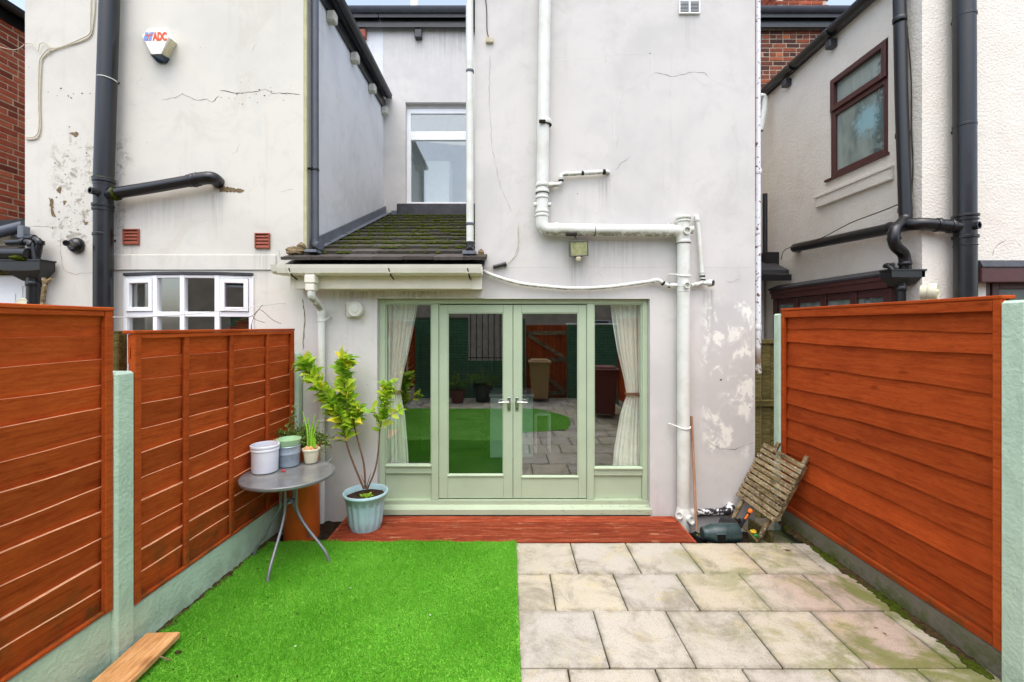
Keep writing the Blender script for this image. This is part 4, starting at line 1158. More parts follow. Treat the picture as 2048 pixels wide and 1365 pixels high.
for z in (1.99, .55):
    w = B(); w.tube(fillet([(XD+.035, 4.40, z), (XD+.065, 4.42, z+.02), (XD+.075, YW, z+.03)], .02), .007, 6); w.part('clip', MAT['white_pipe'], dp, smooth=True)

# main white soil stack across our wall
ss = thing('soil_pipe', 'white soil pipe stepping across the mauve wall and down to ground', 'soil pipe', (1.75, 4.38, -.2))
YP = 4.385
vtop = P(1091, -80, YP); v1 = P(1086, 405, YP); hA = P(1110, 459, YP); hB = P(1345, 462, YP)
w = B(); w.tube([vtop, P(1085, 368, YP)], .0605, 18); w.part('pipe', MAT['white_pipe'], ss, smooth=True)
w = B(); w.tube([P(1085, 366, YP), P(1084, 430, YP)], .058, 18); w.part('pipe', MAT['white_pipe'], ss, smooth=True)
w = B(); w.tube(fillet([P(1084, 428, YP), P(1084, 459, YP), P(1120, 459.5, YP)], .13, 10), .062, 18); w.part('elbow', MAT['white_pipe'], ss, smooth=True)
w = B(); w.tube([P(1112, 459.5, YP), P(1347, 462, YP)], .0585, 18); w.part('pipe', MAT['white_pipe'], ss, smooth=True)
xs_ = PX(1367, YP)
w = B(); w.tube([P(1367, 437, YP), P(1367, 1062, YP)], .0605, 18); w.part('pipe', MAT['white_pipe'], ss, smooth=True)
w = B(); w.tube(fillet([P(1338, 462, YP), P(1362, 463, YP), P(1367, 490, YP)], .09, 8), .061, 18); w.part('branch', MAT['white_pipe'], ss, smooth=True)
for (px, py, d, r, h) in ((1090, 246, Z_, .068, .05), (1085, 371, Z_, .068, .035), (1084.5, 384, Z_, .071, .03), (1084, 396, Z_, .067, .02), (1084, 424, Z_, .067, .03), (1084, 432, Z_, .069, .025), (1112, 459.5, X_, .068, .045), (1335, 462, X_, .068, .03), (1343, 462, X_, .066, .02), (1367, 436, Z_, .073, .03), (1367, 443, Z_, .069, .02), (1367, 484, Z_, .069, .03), (1367, 573, Z_, .063, .012), (1367, 583, Z_, .0635, .012)):
    ring(P(px, py, YP), d, r, h).part('collar', MAT['white_pipe'], ss, smooth=True)
for px, py in ((1090, 251), (1084.5, 387), (1367, 487)):
    ring(P(px, py, YP), Z_, .0685, .008).part('grimy_seal', MAT['grime'], ss, smooth=True)
ring(P(1189, 460.5, YP), X_, .0605, .008).part('grimy_seal', MAT['grime'], ss, smooth=True)
for px in (1073, 1096): cup(P(px, 410, YP-.0), X_ if px > 1085 else -X_, .022, .022).part('boss', MAT['white_pipe'], ss, smooth=True)
for (px, py, r) in ((1372, 462, .036), (1372, 571, .030)): cup(P(px, py, YP-.05), -Y_, r, .03).part('boss', MAT['white_pipe'], ss, smooth=True)
cup(P(1378, 460, YP), X_, .038, .03).part('boss', MAT['white_pipe'], ss, smooth=True)
for py in (548, 850):
    w = B(); w.tube([P(1352, py, YP)+Vector((-.05, .06, .0)), P(1354, py+2, YP)+Vector((-.012, -.02, 0))] + [P(1367, py+2+3*math.sin(a), YP)+Vector((-math.cos(a)*.065, -math.sin(a)*.065, -.006*math.sin(a))) for a in (.4, .9, 1.57, 2.2, 2.8)], .008, 6); w.part('strap', MAT['white_pipe'], ss, smooth=True)
w = B(); w.lathe([(.064, -.12), (.075, -.02), (.072, .06), (.063, .10)], 18, Matrix.Translation((xs_, YP, .02))); w.part('gully_trap', MAT['white_pipe'], ss, smooth=True)
cup((xs_-.05, YP-.04, .06), (-.6, -.8, .25), .034, .03).part('boss', MAT['white_pipe'], ss, smooth=True)
cup((xs_+.03, YP-.055, .03), (.35, -1, .1), .04, .04).part('boss', MAT['white_pipe'], ss, smooth=True)
w = B(); w.cbox(PX(1133, 4.3), PX(1155, 4.3), YP-.062, YP-.02, PZ(470, 4.33)-.006, PZ(467, 4.33), .001); w.part('tape', MAT['grime'], ss)
# cable clip box on the pipe
w = B(); w.cbox(PX(1078, 4.31), PX(1091, 4.31), YP-.085, YP-.06, PZ(246, 4.31), PZ(240, 4.31), .003); w.part('clip', MAT['grime'], ss)

def waste(name, label, pts, r, extra=(), mat='white_pipe', y=4.42, n=12, fil=.035):
    t = thing(name, label, 'waste pipe', P(*pts[0][:2], y))
    path = [P(q[0], q[1], q[2] if len(q) > 2 else y) for q in pts]
    w = B(); w.tube(fillet(path, fil, 5), r, n); w.part('pipe', MAT[mat], t, smooth=True)
    for (px, py, d, rr, h, m) in extra: ring(P(px, py, y), d, rr, h, 12).part('collar', MAT[m], t, smooth=True)
    return t
waste('waste_pipe', 'short thin waste pipe joining the white soil pipe halfway up', [(1095, 371, 4.40), (1122, 369), (1122, 349), (1214, 344), (1217, 346, YW+.02)], .0215,
      [(1103, 370, X_, .03, .05, 'white_pipe'), (1122, 362, Z_, .026, .02, 'grime'), (1122, 356, Z_, .0255, .015, 'white_pipe'), (1132, 348, X_, .0255, .02, 'white_pipe'), (1208, 344.5, X_, .026, .03, 'grime'), (1165, 346.7, X_, .0222, .03, 'grime')])
waste('waste_pipe', 'thin upright waste pipe right of the white soil pipe top', [(1392, 433, YW+.02), (1394, 433), (1398, 470), (1404, 552), (1407, 566), (1382, 571)], .0205,
      [(1395, 440, Z_, .0265, .03, 'white_pipe'), (1403.5, 545, Z_, .025, .02, 'white_pipe'), (1405, 553, Z_, .0255, .015, 'grime'), (1406, 560, Z_, .025, .012, 'grime'), (1392, 569.5, X_, .026, .05, 'white_pipe')])
plug = thing('access_plug', 'white access plug with black centre beside the white soil pipe', 'plug', P(1422, 567, 4.40))
w = B(); w.tube([P(1407, 567, 4.42), P(1418, 567, 4.40)], .022, 14); w.part('stub', MAT['white_pipe'], plug, smooth=True)
w = B(); M = axis_m(P(1416, 567, 4.40), (.75, -.65, 0)); w.lathe([(.034, 0), (.036, .01), (.036, .035), (.03, .045)], 16, M); w.part('body', MAT['white_pipe'], plug, smooth=True)
w = B(); w.lathe([(.029, .044), (.029, .056), (.019, .056), (.016, .048), (.0001, .048)], 16, M); w.part('cap', MAT['black_pipe'], plug, smooth=True)
sag = thing('waste_pipe', 'sagging thin white waste pipe above the french doors', 'waste pipe', P(1150, 580, 4.42))
w = B(); w.tube(smoothpath([P(962, 540, 4.43), P(985, 551, 4.42), P(1040, 567, 4.42), P(1100, 574, 4.42), P(1150, 577, 4.42), P(1220, 574, 4.42), P(1308, 562, 4.42)], 6), .0185, 12); w.part('pipe', MAT['white_pipe'], sag, smooth=True)
w = B(); w.tube(fillet([P(1304, 562, 4.42), P(1317, 560, 4.42), P(1332, 571, 4.42), P(1355, 571, 4.40)], .04, 5), .021, 12); w.part('bend', MAT['white_pipe'], sag, smooth=True)
for px, py, d, m in ((1308, 562, X_, 'white_pipe'), (1326, 567, Vector((1,0,-.8)), 'grime'), (1338, 571, X_, 'grime'), (1347, 571, X_, 'white_pipe')): ring(P(px, py, 4.42), d, .0255, .022, 12).part('collar', MAT[m], sag, smooth=True)

# white pipe down the outrigger's left corner on to the tiles
cp = thing('downpipe', 'narrow off white downpipe emptying on the mossy tiles', 'downpipe', P(940, 500, 4.42))
w = B(); w.tube([P(939, -60, 4.43), P(940, 488, 4.43)], .037, 14); w.part('pipe', MAT['white_pipe'], cp, smooth=True)
w = B(); w.tube(fillet([P(940, 484, 4.43), P(940, 498, 4.43), P(940, 503, 4.36)], .03), .038, 14); w.part('shoe', MAT['black_pipe'], cp, smooth=True)
for py in (144, 449): ring(P(940, py, 4.43), Z_, .041, .028).part('joint_ring', MAT['grey_pipe'], cp, smooth=True)
# grey downpipe on the side of the cream house
gp = thing('downpipe', 'grey downpipe in the corner between cream house and lean-to', 'downpipe', P(630, 490, 4.62))
w = B(); w.tube(fillet([P(629.5, -60, 4.62), P(630, 470, 4.62), P(630, 490, 4.62), P(641, 492, 4.45)], .06), .039, 14); w.part('pipe', MAT['grey_pipe'], gp, smooth=True)
w = B(); w.tube([P(630, 482, 4.62), P(630, 488, 4.62)], .044, 14); w.part('collar', MAT['grey_pipe'], gp, smooth=True)
ring(P(629.8, 340, 4.62), Z_, .043, .03).part('collar', MAT['black_pipe'], gp, smooth=True)
w = B(); w.tube([P(624, 338, 4.62), P(612, 337, 4.55)], .012, 8); w.part('clip', MAT['black_pipe'], gp, smooth=True)

# big black soil pipe on the cream wall
bp = thing('soil_pipe', 'black soil pipe with side branch on the cream wall', 'soil pipe', P(206, 720, 4.40))
YK = 4.385
w = B(); w.tube([P(221, -60, YK), P(207, 372, YK)], .082, 20); w.part('pipe', MAT['black_pipe'], bp, smooth=True)
w = B(); w.tube([P(207, 372, YK), P(206, 770, YK)], .079, 20); w.part('pipe', MAT['black_pipe'], bp, smooth=True)
w = B(); w.tube(smoothpath([P(206, 405, YK), P(212, 398, YK), P(224, 389, YK), P(250, 384, YK), P(300, 376, YK), P(340, 369, YK), P(380, 362, YK)], 5), .056, 18); w.part('branch', MAT['black_pipe'], bp, smooth=True)
w = B(); w.tube(smoothpath([P(378, 362.5, YK), P(400, 358, YK), P(425, 357, YK+.02), P(440, 368, YN+.03)], 6), [.062]*18+[.058], 18); w.part('elbow', MAT['black_pipe'], bp, smooth=True)
for px, py, d, r, h, m in ((208, 362, Z_, .093, .04, 'black_pipe'), (206, 412, Z_, .09, .03, 'black_pipe'), (206, 420, Z_, .088, .03, 'black_pipe'), (207, 358, Z_, .091, .01, 'moss'), (231, 388, Vector((1,0,.2)), .066, .04, 'moss'), (229, 388, Vector((1,0,.2)), .067, .03, 'black_pipe'), (388, 361, Vector((1,0,.15)), .068, .03, 'black_pipe'), (396, 359, Vector((1,0,.15)), .067, .02, 'black_pipe'), (206, 470, Z_, .084, .03, 'black_pipe')):
    ring(P(px, py, YK), d, r, h, 20).part('collar', MAT[m], bp, smooth=True)
cup(P(196, 385, YK-.07), (-.35, -1, 0), .032, .06).part('boss', MAT['black_pipe'], bp, smooth=True)
w = B(); w.tube([P(216, 157, YK)+Vector((-.083+.083*(1-math.cos(a)), -.083*math.sin(a), -.03*a/3)) for a in [k*math.pi/8 for k in range(9)]] + [P(236, 166, YN)], .006, 6); w.part('strap', MAT['white_pipe'], bp, smooth=True)
for py in (160, 476, 690):
    w = B(); w.tube([P(217 if py < 300 else 214, py+6, YK+.04), P(238 if py < 300 else 230, py+6, YN-.005)], .013, 8); w.part('bracket', MAT['black_pipe'], bp, smooth=True)
stub = thing('pipe_stub', 'black pipe stub with round flange on the cream wall', 'pipe stub', P(150, 492, YN))
w = B(); w.lathe([(.08, 0), (.082, .02), (.066, .05), (.05, .065)], 20, axis_m(P(156, 492, YN-.001), (-.15, -1, .0))); w.part('flange', MAT['black_pipe'], stub, smooth=True)
w = B(); w.tube([P(152, 491, YN-.05), P(134, 487, YN-.28)], .026, 14); w.part('pipe', MAT['black_pipe'], stub, smooth=True)
cup(P(138, 488, YN-.24), P(134, 487, YN-.28)-P(138, 488, YN-.24), .027, .055).part('socket', MAT['black_pipe'], stub, smooth=True)

# alarm box
al = thing('alarm_box', 'white alarm box with orange and blue logo on the cream wall', 'alarm', P(318, 125, YN))
def poly_px(pts, y): return [P(px, py, y) for px, py in pts]
outer = [(283,72),(297,57),(335,55),(353,88),(338,116),(331,124),(315,124),(305,117),(300,110)]
face = [(283,71),(296,58),(330,56),(336,70),(321,107),(303,107)]
bk = poly_px([(284,72),(297,57),(337,56),(354,88),(338,117),(305,117),(298,106)], YN-.002)
fc = poly_px([(284.5,73),(296,60),(331,58.5),(337,74),(322,108),(303,108)], 4.38)
fc7 = [fc[0], fc[1], fc[2], fc[3], fc[4], fc[5], fc[5].lerp(fc[0], .3)]
w = B(); w.add(bk + fc7, [(0,1,8,7), (1,2,9,8), (2,3,10,9), (3,4,11,10), (4,5,12,11), (5,6,13,12), (6,0,7,13), (7,8,9,10,11,12,13)])
w.part('case', MAT['alarm_white'], al, recalc=True)
side = B(); c1, c2, c3, c4 = bk[3], bk[4], fc7[4], fc7[3]
off = Vector((.003, -.003, 0)); side.add([c1.lerp(c4, .04)+off, c2.lerp(c3, .05)+off, c3.lerp(c2, .06)+off, c4.lerp(c1, .3)+off], [(0,1,2,3)]); side.part('side_panel', MAT['alarm_dirty'], al)
w = B()
t1 = poly_px([(300,108.5),(322,108.5),(337,116.5)], 4.375); t1[2] = P(337, 117, 4.44); b1 = [P(303, 113, 4.43), P(315, 125, 4.46), P(331, 125, 4.46)]
w.add([P(300, 108.2, 4.40), P(322, 108.4, 4.376), P(338, 116.8, 4.45), P(331, 125, 4.47), P(315, 125, 4.47), P(302, 113, 4.46)], [(0,1,3,4), (1,2,3), (0,4,5)]); w.prism(poly_px([(302, 110), (337, 117), (331, 125), (315, 125)], 4.478), (0, .018, 0)); w.part('blue_lens', MAT['alarm_blue'], al)
yl = 4.3775
def fpl(px, py): return P(px, py, yl)
lg = B()
for q in ([(290,65),(297,65),(296,69.5),(290.5,69.5)], [(301,64.5),(308,64.5),(306,69),(300,69)], [(288,72),(296,72),(293,82),(287,82)], [(299,72),(304.5,72),(302,82),(296.5,82)]):
    lg.add([fpl(*p) for p in q], [(0,1,2,3)])
lg.part('logo_flag', MAT['logo_blue'], al, recalc=False)
lg = B()
for q in ([(289.5,70),(305.5,69.6),(305.5,71.4),(289.5,71.6)], [(299.2,65),(300.2,65),(295.2,82),(293.6,82)]):
    lg.add([fpl(*p) + Vector((0, -.0006, 0)) for p in q], [(0,1,2,3)])
lg.part('logo_cross', MAT['logo_orange'], al, recalc=False)
def text_part(txt, name, parent, mat, p0, height, width, y):
    cu = bpy.data.curves.new('lettering', 'FONT'); cu.body = txt; cu.size = 1.0; cu.offset = .055
    o = bpy.data.objects.new('lettering', cu); COL.objects.link(o)
    dg = bpy.context.evaluated_depsgraph_get(); me = bpy.data.meshes.new_from_object(o.evaluated_get(dg))
    bpy.data.objects.remove(o)
    xs = [v.co.x for v in me.vertices]; ysv = [v.co.y for v in me.vertices]
    sx = width/(max(xs)-min(xs)); sz = height/(max(ysv)-min(ysv)); root = root_of(parent).location
    for v in me.vertices:
        x = (v.co.x-min(xs))*sx; z = (v.co.y-min(ysv))*sz
        v.co = Vector((p0.x+x, y, p0.z+z)) - Vector(root)
    me.materials.clear(); me.materials.append(mat); me.name = name
    n = bpy.data.objects.new(name, me); COL.objects.link(n); n.parent = parent
    return n
text_part('ADC', 'logo_lettering', al, MAT['logo_orange'], fpl(305, 82), (82-64.5)*yl/F, 28.5*yl/F, yl-.0008)
# louvred vents on the cream wall and on ours
def louvre(name, label, cat, x0, x1, z0, z1, y, n, mat, dark='dark', split=False):
    t = thing(name, label, cat, ((x0+x1)/2, y, z0))
    w = B(); f = .012
    w.cbox(x0, x0+f, y-.022, y-.001, z0, z1, .002); w.cbox(x1-f, x1, y-.022, y-.001, z0, z1, .002); w.cbox(x0+f, x1-f, y-.022, y-.001, z0, z0+f, .002); w.cbox(x0+f, x1-f, y-.022, y-.001, z1-f, z1, .002)
    if split: w.cbox((x0+x1)/2-.008, (x0+x1)/2+.008, y-.022, y-.001, z0+f, z1-f, .002)
    w.part('frame', MAT[mat], t)
    w = B(); w.box(x0+f, x1-f, y-.003, y-.001, z0+f, z1-f); w.part('backing', MAT[dark], t)
    for k in range(n):
        z = z0+f + (z1-z0-2*f)*(k+.5)/n; h = (z1-z0-2*f)/n*.86
        w = B(); w.prism([(x0+f, y-.004, z+h/2), (x0+f, y-.018, z-h/2+.003), (x0+f, y-.018, z-h/2), (x0+f, y-.004, z+h/2-.004)], (x1-x0-2*f, 0, 0)); w.part('slat', MAT[mat], t)
    return t
louvre('louvre_vent', 'terracotta louvred vent beside the black soil pipe', 'vent', PX(248, YN), PX(280, YN), PZ(490, YN), PZ(459, YN), YN, 4, 'terracotta_vent', 'terracotta_vent', False)
louvre('louvre_vent', 'terracotta louvred vent above the right end of the bow window', 'vent', PX(511, YN), PX(541, YN), PZ(498, YN), PZ(467, YN), YN, 4, 'terracotta_vent', 'terracotta_vent', False)
louvre('louvre_vent', 'white louvred vent high on the mauve wall', 'vent', PX(1357, YW), PX(1399, YW), PZ(30, YW), PZ(3, YW), YW, 8, 'white_frame', 'dark', True)
# round fan cowl beside the doors
fan = thing('wall_vent', 'round pale grey wall vent cowl left of the french doors', 'vent', P(712, 636, YW))
MAT['cowl'] = simple('pale grey cowl plastic', srgb(206,208,196), .5, .4, .06)
c = P(712, 620, YW)
w = B(); w.cbox(c.x-.085, c.x-.01, YW-.05, YW-.001, c.z-.078, c.z+.072, .008); w.part('back_box', MAT['cowl'], fan)
w = B(); w.lathe([(.078, 0), (.08, .03), (.076, .07), (.066, .078), (.064, .072), (.036, .072), (.034, .078), (.0001, .08)], 28, axis_m(c + Vector((.012, -.001, .002)), (0, -1, 0))); w.part('cowl', MAT['cowl'], fan, smooth=True)
w = B()
for k in range(6): w.box(c.x-.088, c.x-.0851, YW-.048, YW-.004, c.z-.06+k*.021, c.z-.052+k*.021)
w.part('slots', MAT['grime'], fan)
w = B(); w.tube(smoothpath([c+Vector((.06,-.03,-.075)), c+Vector((.075,-.03,-.09)), c+Vector((.07,-.02,-.14))]), .004, 6); w.part('cord', MAT['cable'], fan, smooth=True)

# floodlight
fd = thing('floodlight', 'small dirty floodlight under the horizontal white pipe', 'floodlight', P(1157, 520, 4.38))
yl2 = 4.36; x0, x1 = PX(1139, yl2), PX(1176, yl2); z0, z1 = PZ(513, yl2), PZ(482, yl2)
MAT['lamp_body'] = simple('weathered lamp casing', srgb(92,94,84), .6, .4, .25, 30, .1)
tilt = Matrix.Translation(((x0+x1)/2, yl2, (z0+z1)/2)) @ Matrix.Rotation(R(-3), 4, 'Y') @ Matrix.Rotation(R(8), 4, 'X')
hw, hh = (x1-x0)/2, (z1-z0)/2
w = B()
w.cbox(-hw, -hw+.011, -.02, .03, -hh, hh, .003, tilt); w.cbox(hw-.011, hw, -.02, .03, -hh, hh, .003, tilt); w.cbox(-hw+.0112, hw-.0112, -.02, .03, -hh, -hh+.011, .003, tilt); w.cbox(-hw+.0112, hw-.0112, -.02, .03, hh-.011, hh, .003, tilt)
w.prism([(-hw+.012, .028, -hh+.012), (hw-.012, .028, -hh+.012), (hw-.012, .028, hh-.012), (-hw+.012, .028, hh-.012)], (0, .035, 0), tilt); w.part('casing', MAT['lamp_body'], fd)
w = B(); w.box(-hw+.01, hw-.01, -.012, -.008, -hh+.01, hh-.01, tilt); w.part('glass', MAT['lamp_glass'], fd)
w = B(); w.cbox(PX(1149, yl2), PX(1163, yl2), 4.34, 4.40, PZ(516, yl2), z0-.001, .004); w.part('sensor_mount', MAT['black_pipe'], fd)
w = B(); w.lathe([(.0001, -.03), (.02, -.024), (.028, -.008), (.028, .006), (.02, .012)], 16, Matrix.Translation(P(1157, 517, yl2-.01))); w.part('sensor', MAT['alarm_dirty'], fd, smooth=True)
w = B(); w.tube(smoothpath([P(1157, 484, 4.36), P(1151, 475, 4.38), P(1147, 469, 4.42), P(1146, 466, YW)]), .006, 6); w.cbox(PX(1152, 4.4), PX(1162, 4.4), 4.39, YW, PZ(505, 4.4), PZ(492, 4.4), .003); w.part('bracket', MAT['lamp_body'], fd)
# black cable plug near the gutter end, with its wire
cpg = thing('cable_connector', 'black cable connector beside the right end of the gutter', 'connector', P(998, 533, 4.44))
w = B(); w.tube([P(986, 535, 4.44), P(1000, 531.5, 4.44), P(1009, 529, 4.44)], .02, 12); w.part('body', MAT['black_pipe'], cpg, smooth=True)
w = B(); w.tube([P(1007, 530, 4.44), P(1013, 528.5, 4.44)], .024, 12); w.part('cap', MAT['black_pipe'], cpg, smooth=True)
w = B(); w.tube(smoothpath([P(1012, 528, 4.45), P(1025, 518, 4.46), P(1036, 500, 4.463), P(1037, 450, 4.463)]), .003, 6); w.part('wire', MAT['cable'], cpg, smooth=True)
# cables
def cable(name, label, pts, y, r=.005, mat='cable', n=6):
    w = B(); w.tube(smoothpath([P(q[0], q[1], q[2] if len(q) > 2 else y) for q in pts], 6), r, n)
    return w.top(name, MAT[mat], label, 'cable', smooth=True)
cable('cable', 'cream cable looping across the top left of the cream wall', [(189,-30),(190,10),(187,45),(182,70),(165,82),(130,93),(105,102),(90,112),(83,128),(80,200),(81,255),(76,274),(66,279),(52,279)], YN-.01, .0055)
cable('cable', 'second cream cable hanging straight down the cream wall', [(183,-30),(181,40),(180,66),(160,79),(120,95),(98,98),(84,112),(78,130),(77,200),(78,250),(72,272),(52,276)], YN-.012, .0045)
cable('cable', 'thin looped cable crossing from brick house to cream wall', [(-10,92),(30,100),(52,88),(66,90),(76,102),(80,88),(92,87),(100,98),(96,110)], YN-.02, .0035)
cable('cable', 'dark wire hanging at the top of the mauve wall', [(968,-20),(973,15),(974,60),(978,78)], YW-.008, .0045, 'dark_cable')
w = B(); w.cbox(PX(972, YW), PX(987, YW), YW-.03, YW-.001, PZ(88, YW), PZ(78, YW), .003, ); w.top('cable_clip', MAT['cable'], 'small cream cable clip high on the mauve wall', 'clip')
cable('cable', 'dark cable sagging across the roughcast side wall', [(1562,520,5.9),(1570,500,5.9),(1600,490,5.9),(1640,478,5.5),(1700,447,5.2),(1760,424,4.85),(1800,408,4.62)], 5, .006, 'dark_cable')
cable('cable', 'black cable hanging beside the roughcast downpipe', [(1813,-20,4.6),(1812,30,4.65),(1822,150,4.62),(1823,260,4.6),(1826,330,4.6),(1822,400,4.58),(1818,430,4.58)], 4.6, .006, 'dark_cable')
cable('washing_line', 'white washing line stretched past the bow window', [(212,635,2.6),(300,634,3.1),(420,625,3.8),(570,606,YN)], 4, .003, 'white_pipe')

# right corner pipe of our house, rusty white
rp = thing('downpipe', 'flaking white iron downpipe at the right corner of the mauve wall', 'downpipe', P(1516, 850, 4.52))
w = B(); w.tube([P(1514.5, -60, 4.53), P(1515, 360, 4.53), P(1516, 745, 4.53)], .030, 14); w.part('pipe', MAT['rust_pipe'], rp, smooth=True)
for py in (344, 655, 742): ring(P(1515.3, py, 4.53), Z_, .037, .05, 14).part('collar', MAT['rust_pipe'], rp, smooth=True)
MAT['old_red'] = simple('old red paint', srgb(128,30,34), .6, .3, .3, 20, .2)
w = B(); w.box(XR+.001, XR+.010, YW+.006, YW+.02, 3.2, 5.7); w.part('paint_strip', MAT['old_red'], rp)
# small white bend behind it
w = B(); w.tube(fillet([P(1516, 193, 7.0), P(1529, 193, 7.0), P(1530, 215, 7.0), P(1521, 262, 7.0)], .12), .045, 12); w.top('waste_pipe', MAT['white_pipe'], 'white hooked pipe under the far end of the black gutter', 'waste pipe', smooth=True)
w = B(); w.tube([P(1530, 388, 7.0), P(1530, 522, 7.0)], .036, 12); w.top('downpipe', MAT['black_pipe'], 'short thin black pipe in the passage above the dark porch', 'downpipe', smooth=True)
# porch roof in the passage
pr_ = thing('porch', 'small dark tiled porch roof in the passage behind the rusty pipe', 'porch', (3.4, 6.9, -.3))
w = B(); w.prism([(2.75, 6.55, 2.70), (2.75, 6.55, 2.76), (2.75, 7.40, 3.15), (2.75, 7.40, 3.09)], (1.44, 0, 0)); w.part('roof', MAT['slate_dark'], pr_)
w = B(); w.cbox(2.75, 4.2, 6.50, 6.545, 2.60, 2.69); w.part('gutter', MAT['black_pipe'], pr_)
w = B(); w.box(2.75, 4.2, 7.2, 7.4, -.3, 2.7); w.part('wall', MAT['roughcast'], pr_)
w = B(); w.box(4.02, 4.235, 6.86, 7.38, 2.80, 3.08); w.part('flashing', MAT['black_pipe'], pr_)

# black drainage on the right neighbour
rs_ = thing('soil_pipe', 'thick black soil pipe on the roughcast front wall', 'soil pipe', P(1930, 600, 4.38))
YR = 4.385
w = B(); w.tube([P(1928, -60, YR), P(1931, 650, YR)], .088, 20); w.part('pipe', MAT['black_pipe'], rs_, smooth=True)
for py, r, h in ((433, .104, .025), (441, .1, .02), (475, .102, .03), (492, .094, .01)): ring(P(1930.5, py, YR), Z_, r, h, 20).part('collar', MAT['black_pipe'], rs_, smooth=True)
for py in (34, 252):
    ring(P(1929, py, YR), Z_, .0925, .03, 20).part('strap', MAT['black_pipe'], rs_, smooth=True)
    w = B(); w.tube([P(1916, py+8, YR+.05), P(1905, py+14, YN-.003)], .018, 8); w.part('bracket', MAT['black_pipe'], rs_, smooth=True)
cup(P(1944, 453, YR-.06), (.35, -1, 0), .036, .05).part('boss', MAT['black_pipe'], rs_, smooth=True)
br = [Vector((4.30, 6.42, 3.06)), Vector((4.13, 6.36, 3.05)), Vector((4.13, 4.44, 2.965)), P(1925, 455, YR)]
w = B(); w.tube(fillet(br, .12, 6), .062, 18); w.part('branch', MAT['black_pipe'], rs_, smooth=True)
for q, d in ((br[2].lerp(br[3], .45), br[3]-br[2]), (br[2].lerp(br[3], .75), br[3]-br[2]), (Vector((4.13, 4.75, 2.979)), Y_)): ring(q, d, .07, .035, 18).part('collar', MAT['black_pipe'], rs_, smooth=True)

rd = thing('downpipe', 'black downpipe with kinked bends above a hopper on the roughcast wall', 'downpipe', P(1808, 540, 4.62))
q1 = [P(1798, -40, 4.66), P(1803, 200, 4.64), P(1811, 438, 4.60), P(1787, 462, 4.50), P(1788, 492, 4.50), P(1809, 508, 4.56), P(1811, 545, 4.56)]
w = B(); w.tube(q1[:3], .056, 16); w.part('pipe', MAT['black_pipe'], rd, smooth=True)
w = B(); w.tube(fillet([q1[2]+Vector((0,0,.12))]+q1[2:], .07, 6), .052, 16); w.part('swan_neck', MAT['black_pipe'], rd, smooth=True)
for px, py in ((1799.5, 40), (1805, 270), (1810, 420)): ring(P(px, py, 4.64), Z_, .062, .05, 16).part('collar', MAT['black_pipe'], rd, smooth=True)
for px, py in ((1787, 466), (1788, 478), (1810, 528)): ring(P(px, py, 4.53), Z_, .059, .03, 16).part('collar', MAT['black_pipe'], rd, smooth=True)
def hopper(label, cx, y, z0, z1, wt, wb, dt, pipe_to, xoff=0, pr=.045):
    t = thing('hopper', label, 'hopper', (cx, y, z0))
    w = B(); zm = z0 + (z1-z0)*.45
    L = [(wb, .07, z0), (wt*.92, dt*.9, zm), (wt, dt, zm+.01), (wt*1.0, dt, z1-.02), (wt*1.08, dt*1.06, z1-.015), (wt*1.08, dt*1.06, z1)]
    vs_ = []
    for (hw, dd, z) in L: vs_ += [(cx+xoff*(hw/wt-1)-hw, y-dd, z), (cx+xoff*(hw/wt-1)+hw, y-dd, z), (cx+xoff*(hw/wt-1)+hw, y, z), (cx+xoff*(hw/wt-1)-hw, y, z)]
    fs = [(0,1,2,3)] + [(4*i+a, 4*i+(a+1) % 4, 4*i+4+(a+1) % 4, 4*i+4+a) for i in range(len(L)-1) for a in range(4)]
    zt = L[-1][2]
    n = len(vs_); vs_ += [(cx-wt*.95, y-dt*.93, zt), (cx+wt*.95, y-dt*.93, zt), (cx+wt*.95, y-.01, zt), (cx-wt*.95, y-.01, zt), (cx-wt*.8, y-dt*.8, zm), (cx+wt*.8, y-dt*.8, zm), (cx+wt*.8, y-.02, zm), (cx-wt*.8, y-.02, zm)]
    k = n-4
    fs += [(k+a, k+(a+1) % 4, n+(a+1) % 4, n+a) for a in range(4)] + [(n+a, n+(a+1) % 4, n+4+(a+1) % 4, n+4+a) for a in range(4)] + [(n+4, n+5, n+6, n+7)]
    w.add(vs_, fs); w.part('bowl', MAT['black_pipe'], t)
    w = B(); w.tube([(cx-xoff*.9, y-.05, z0+.03), (cx-xoff*.9, y-.05, pipe_to)], pr, 14); w.part('pipe', MAT['black_pipe'], t, smooth=True)
    ring((cx-xoff*.9, y-.05, z0-.03), Z_, pr+.006, .05, 14).part('collar', MAT['black_pipe'], t, smooth=True)
    return t
hopper('black rainwater hopper on the roughcast side wall near its corner', PX(1803, 4.58), 4.64, PZ(572, 4.55), PZ(540, 4.55), .17, .07, .14, .0, 0)
w = B(); w.tube(fillet([P(1795, 552, 4.56), P(1776, 530, 4.62), P(1770, 533, 4.7), P(1786, 530, 4.86)], .05), .026, 12); w.top('waste_pipe', MAT['black_pipe'], 'small bent black pipe entering the roughcast wall hopper', 'waste pipe', smooth=True)
hp = hopper('black rainwater hopper at the left edge of the cream wall', PX(55, 4.38), 4.46, PZ(562, 4.38), PZ(521, 4.38), .195, .075, .15, .0, -.03, .053)
wp = thing('waste_pipe', 'pair of mossy black waste pipes bending into the left hopper', 'waste pipe', P(70, 520, 4.36))
w = B(); w.tube(fillet([P(28, 475, 4.7), P(40, 474, 4.45), P(68, 477, 4.40), P(80, 483, 4.38), P(72, 522, 4.38)], .05), .03, 12); w.part('pipe', MAT['black_pipe'], wp, smooth=True)
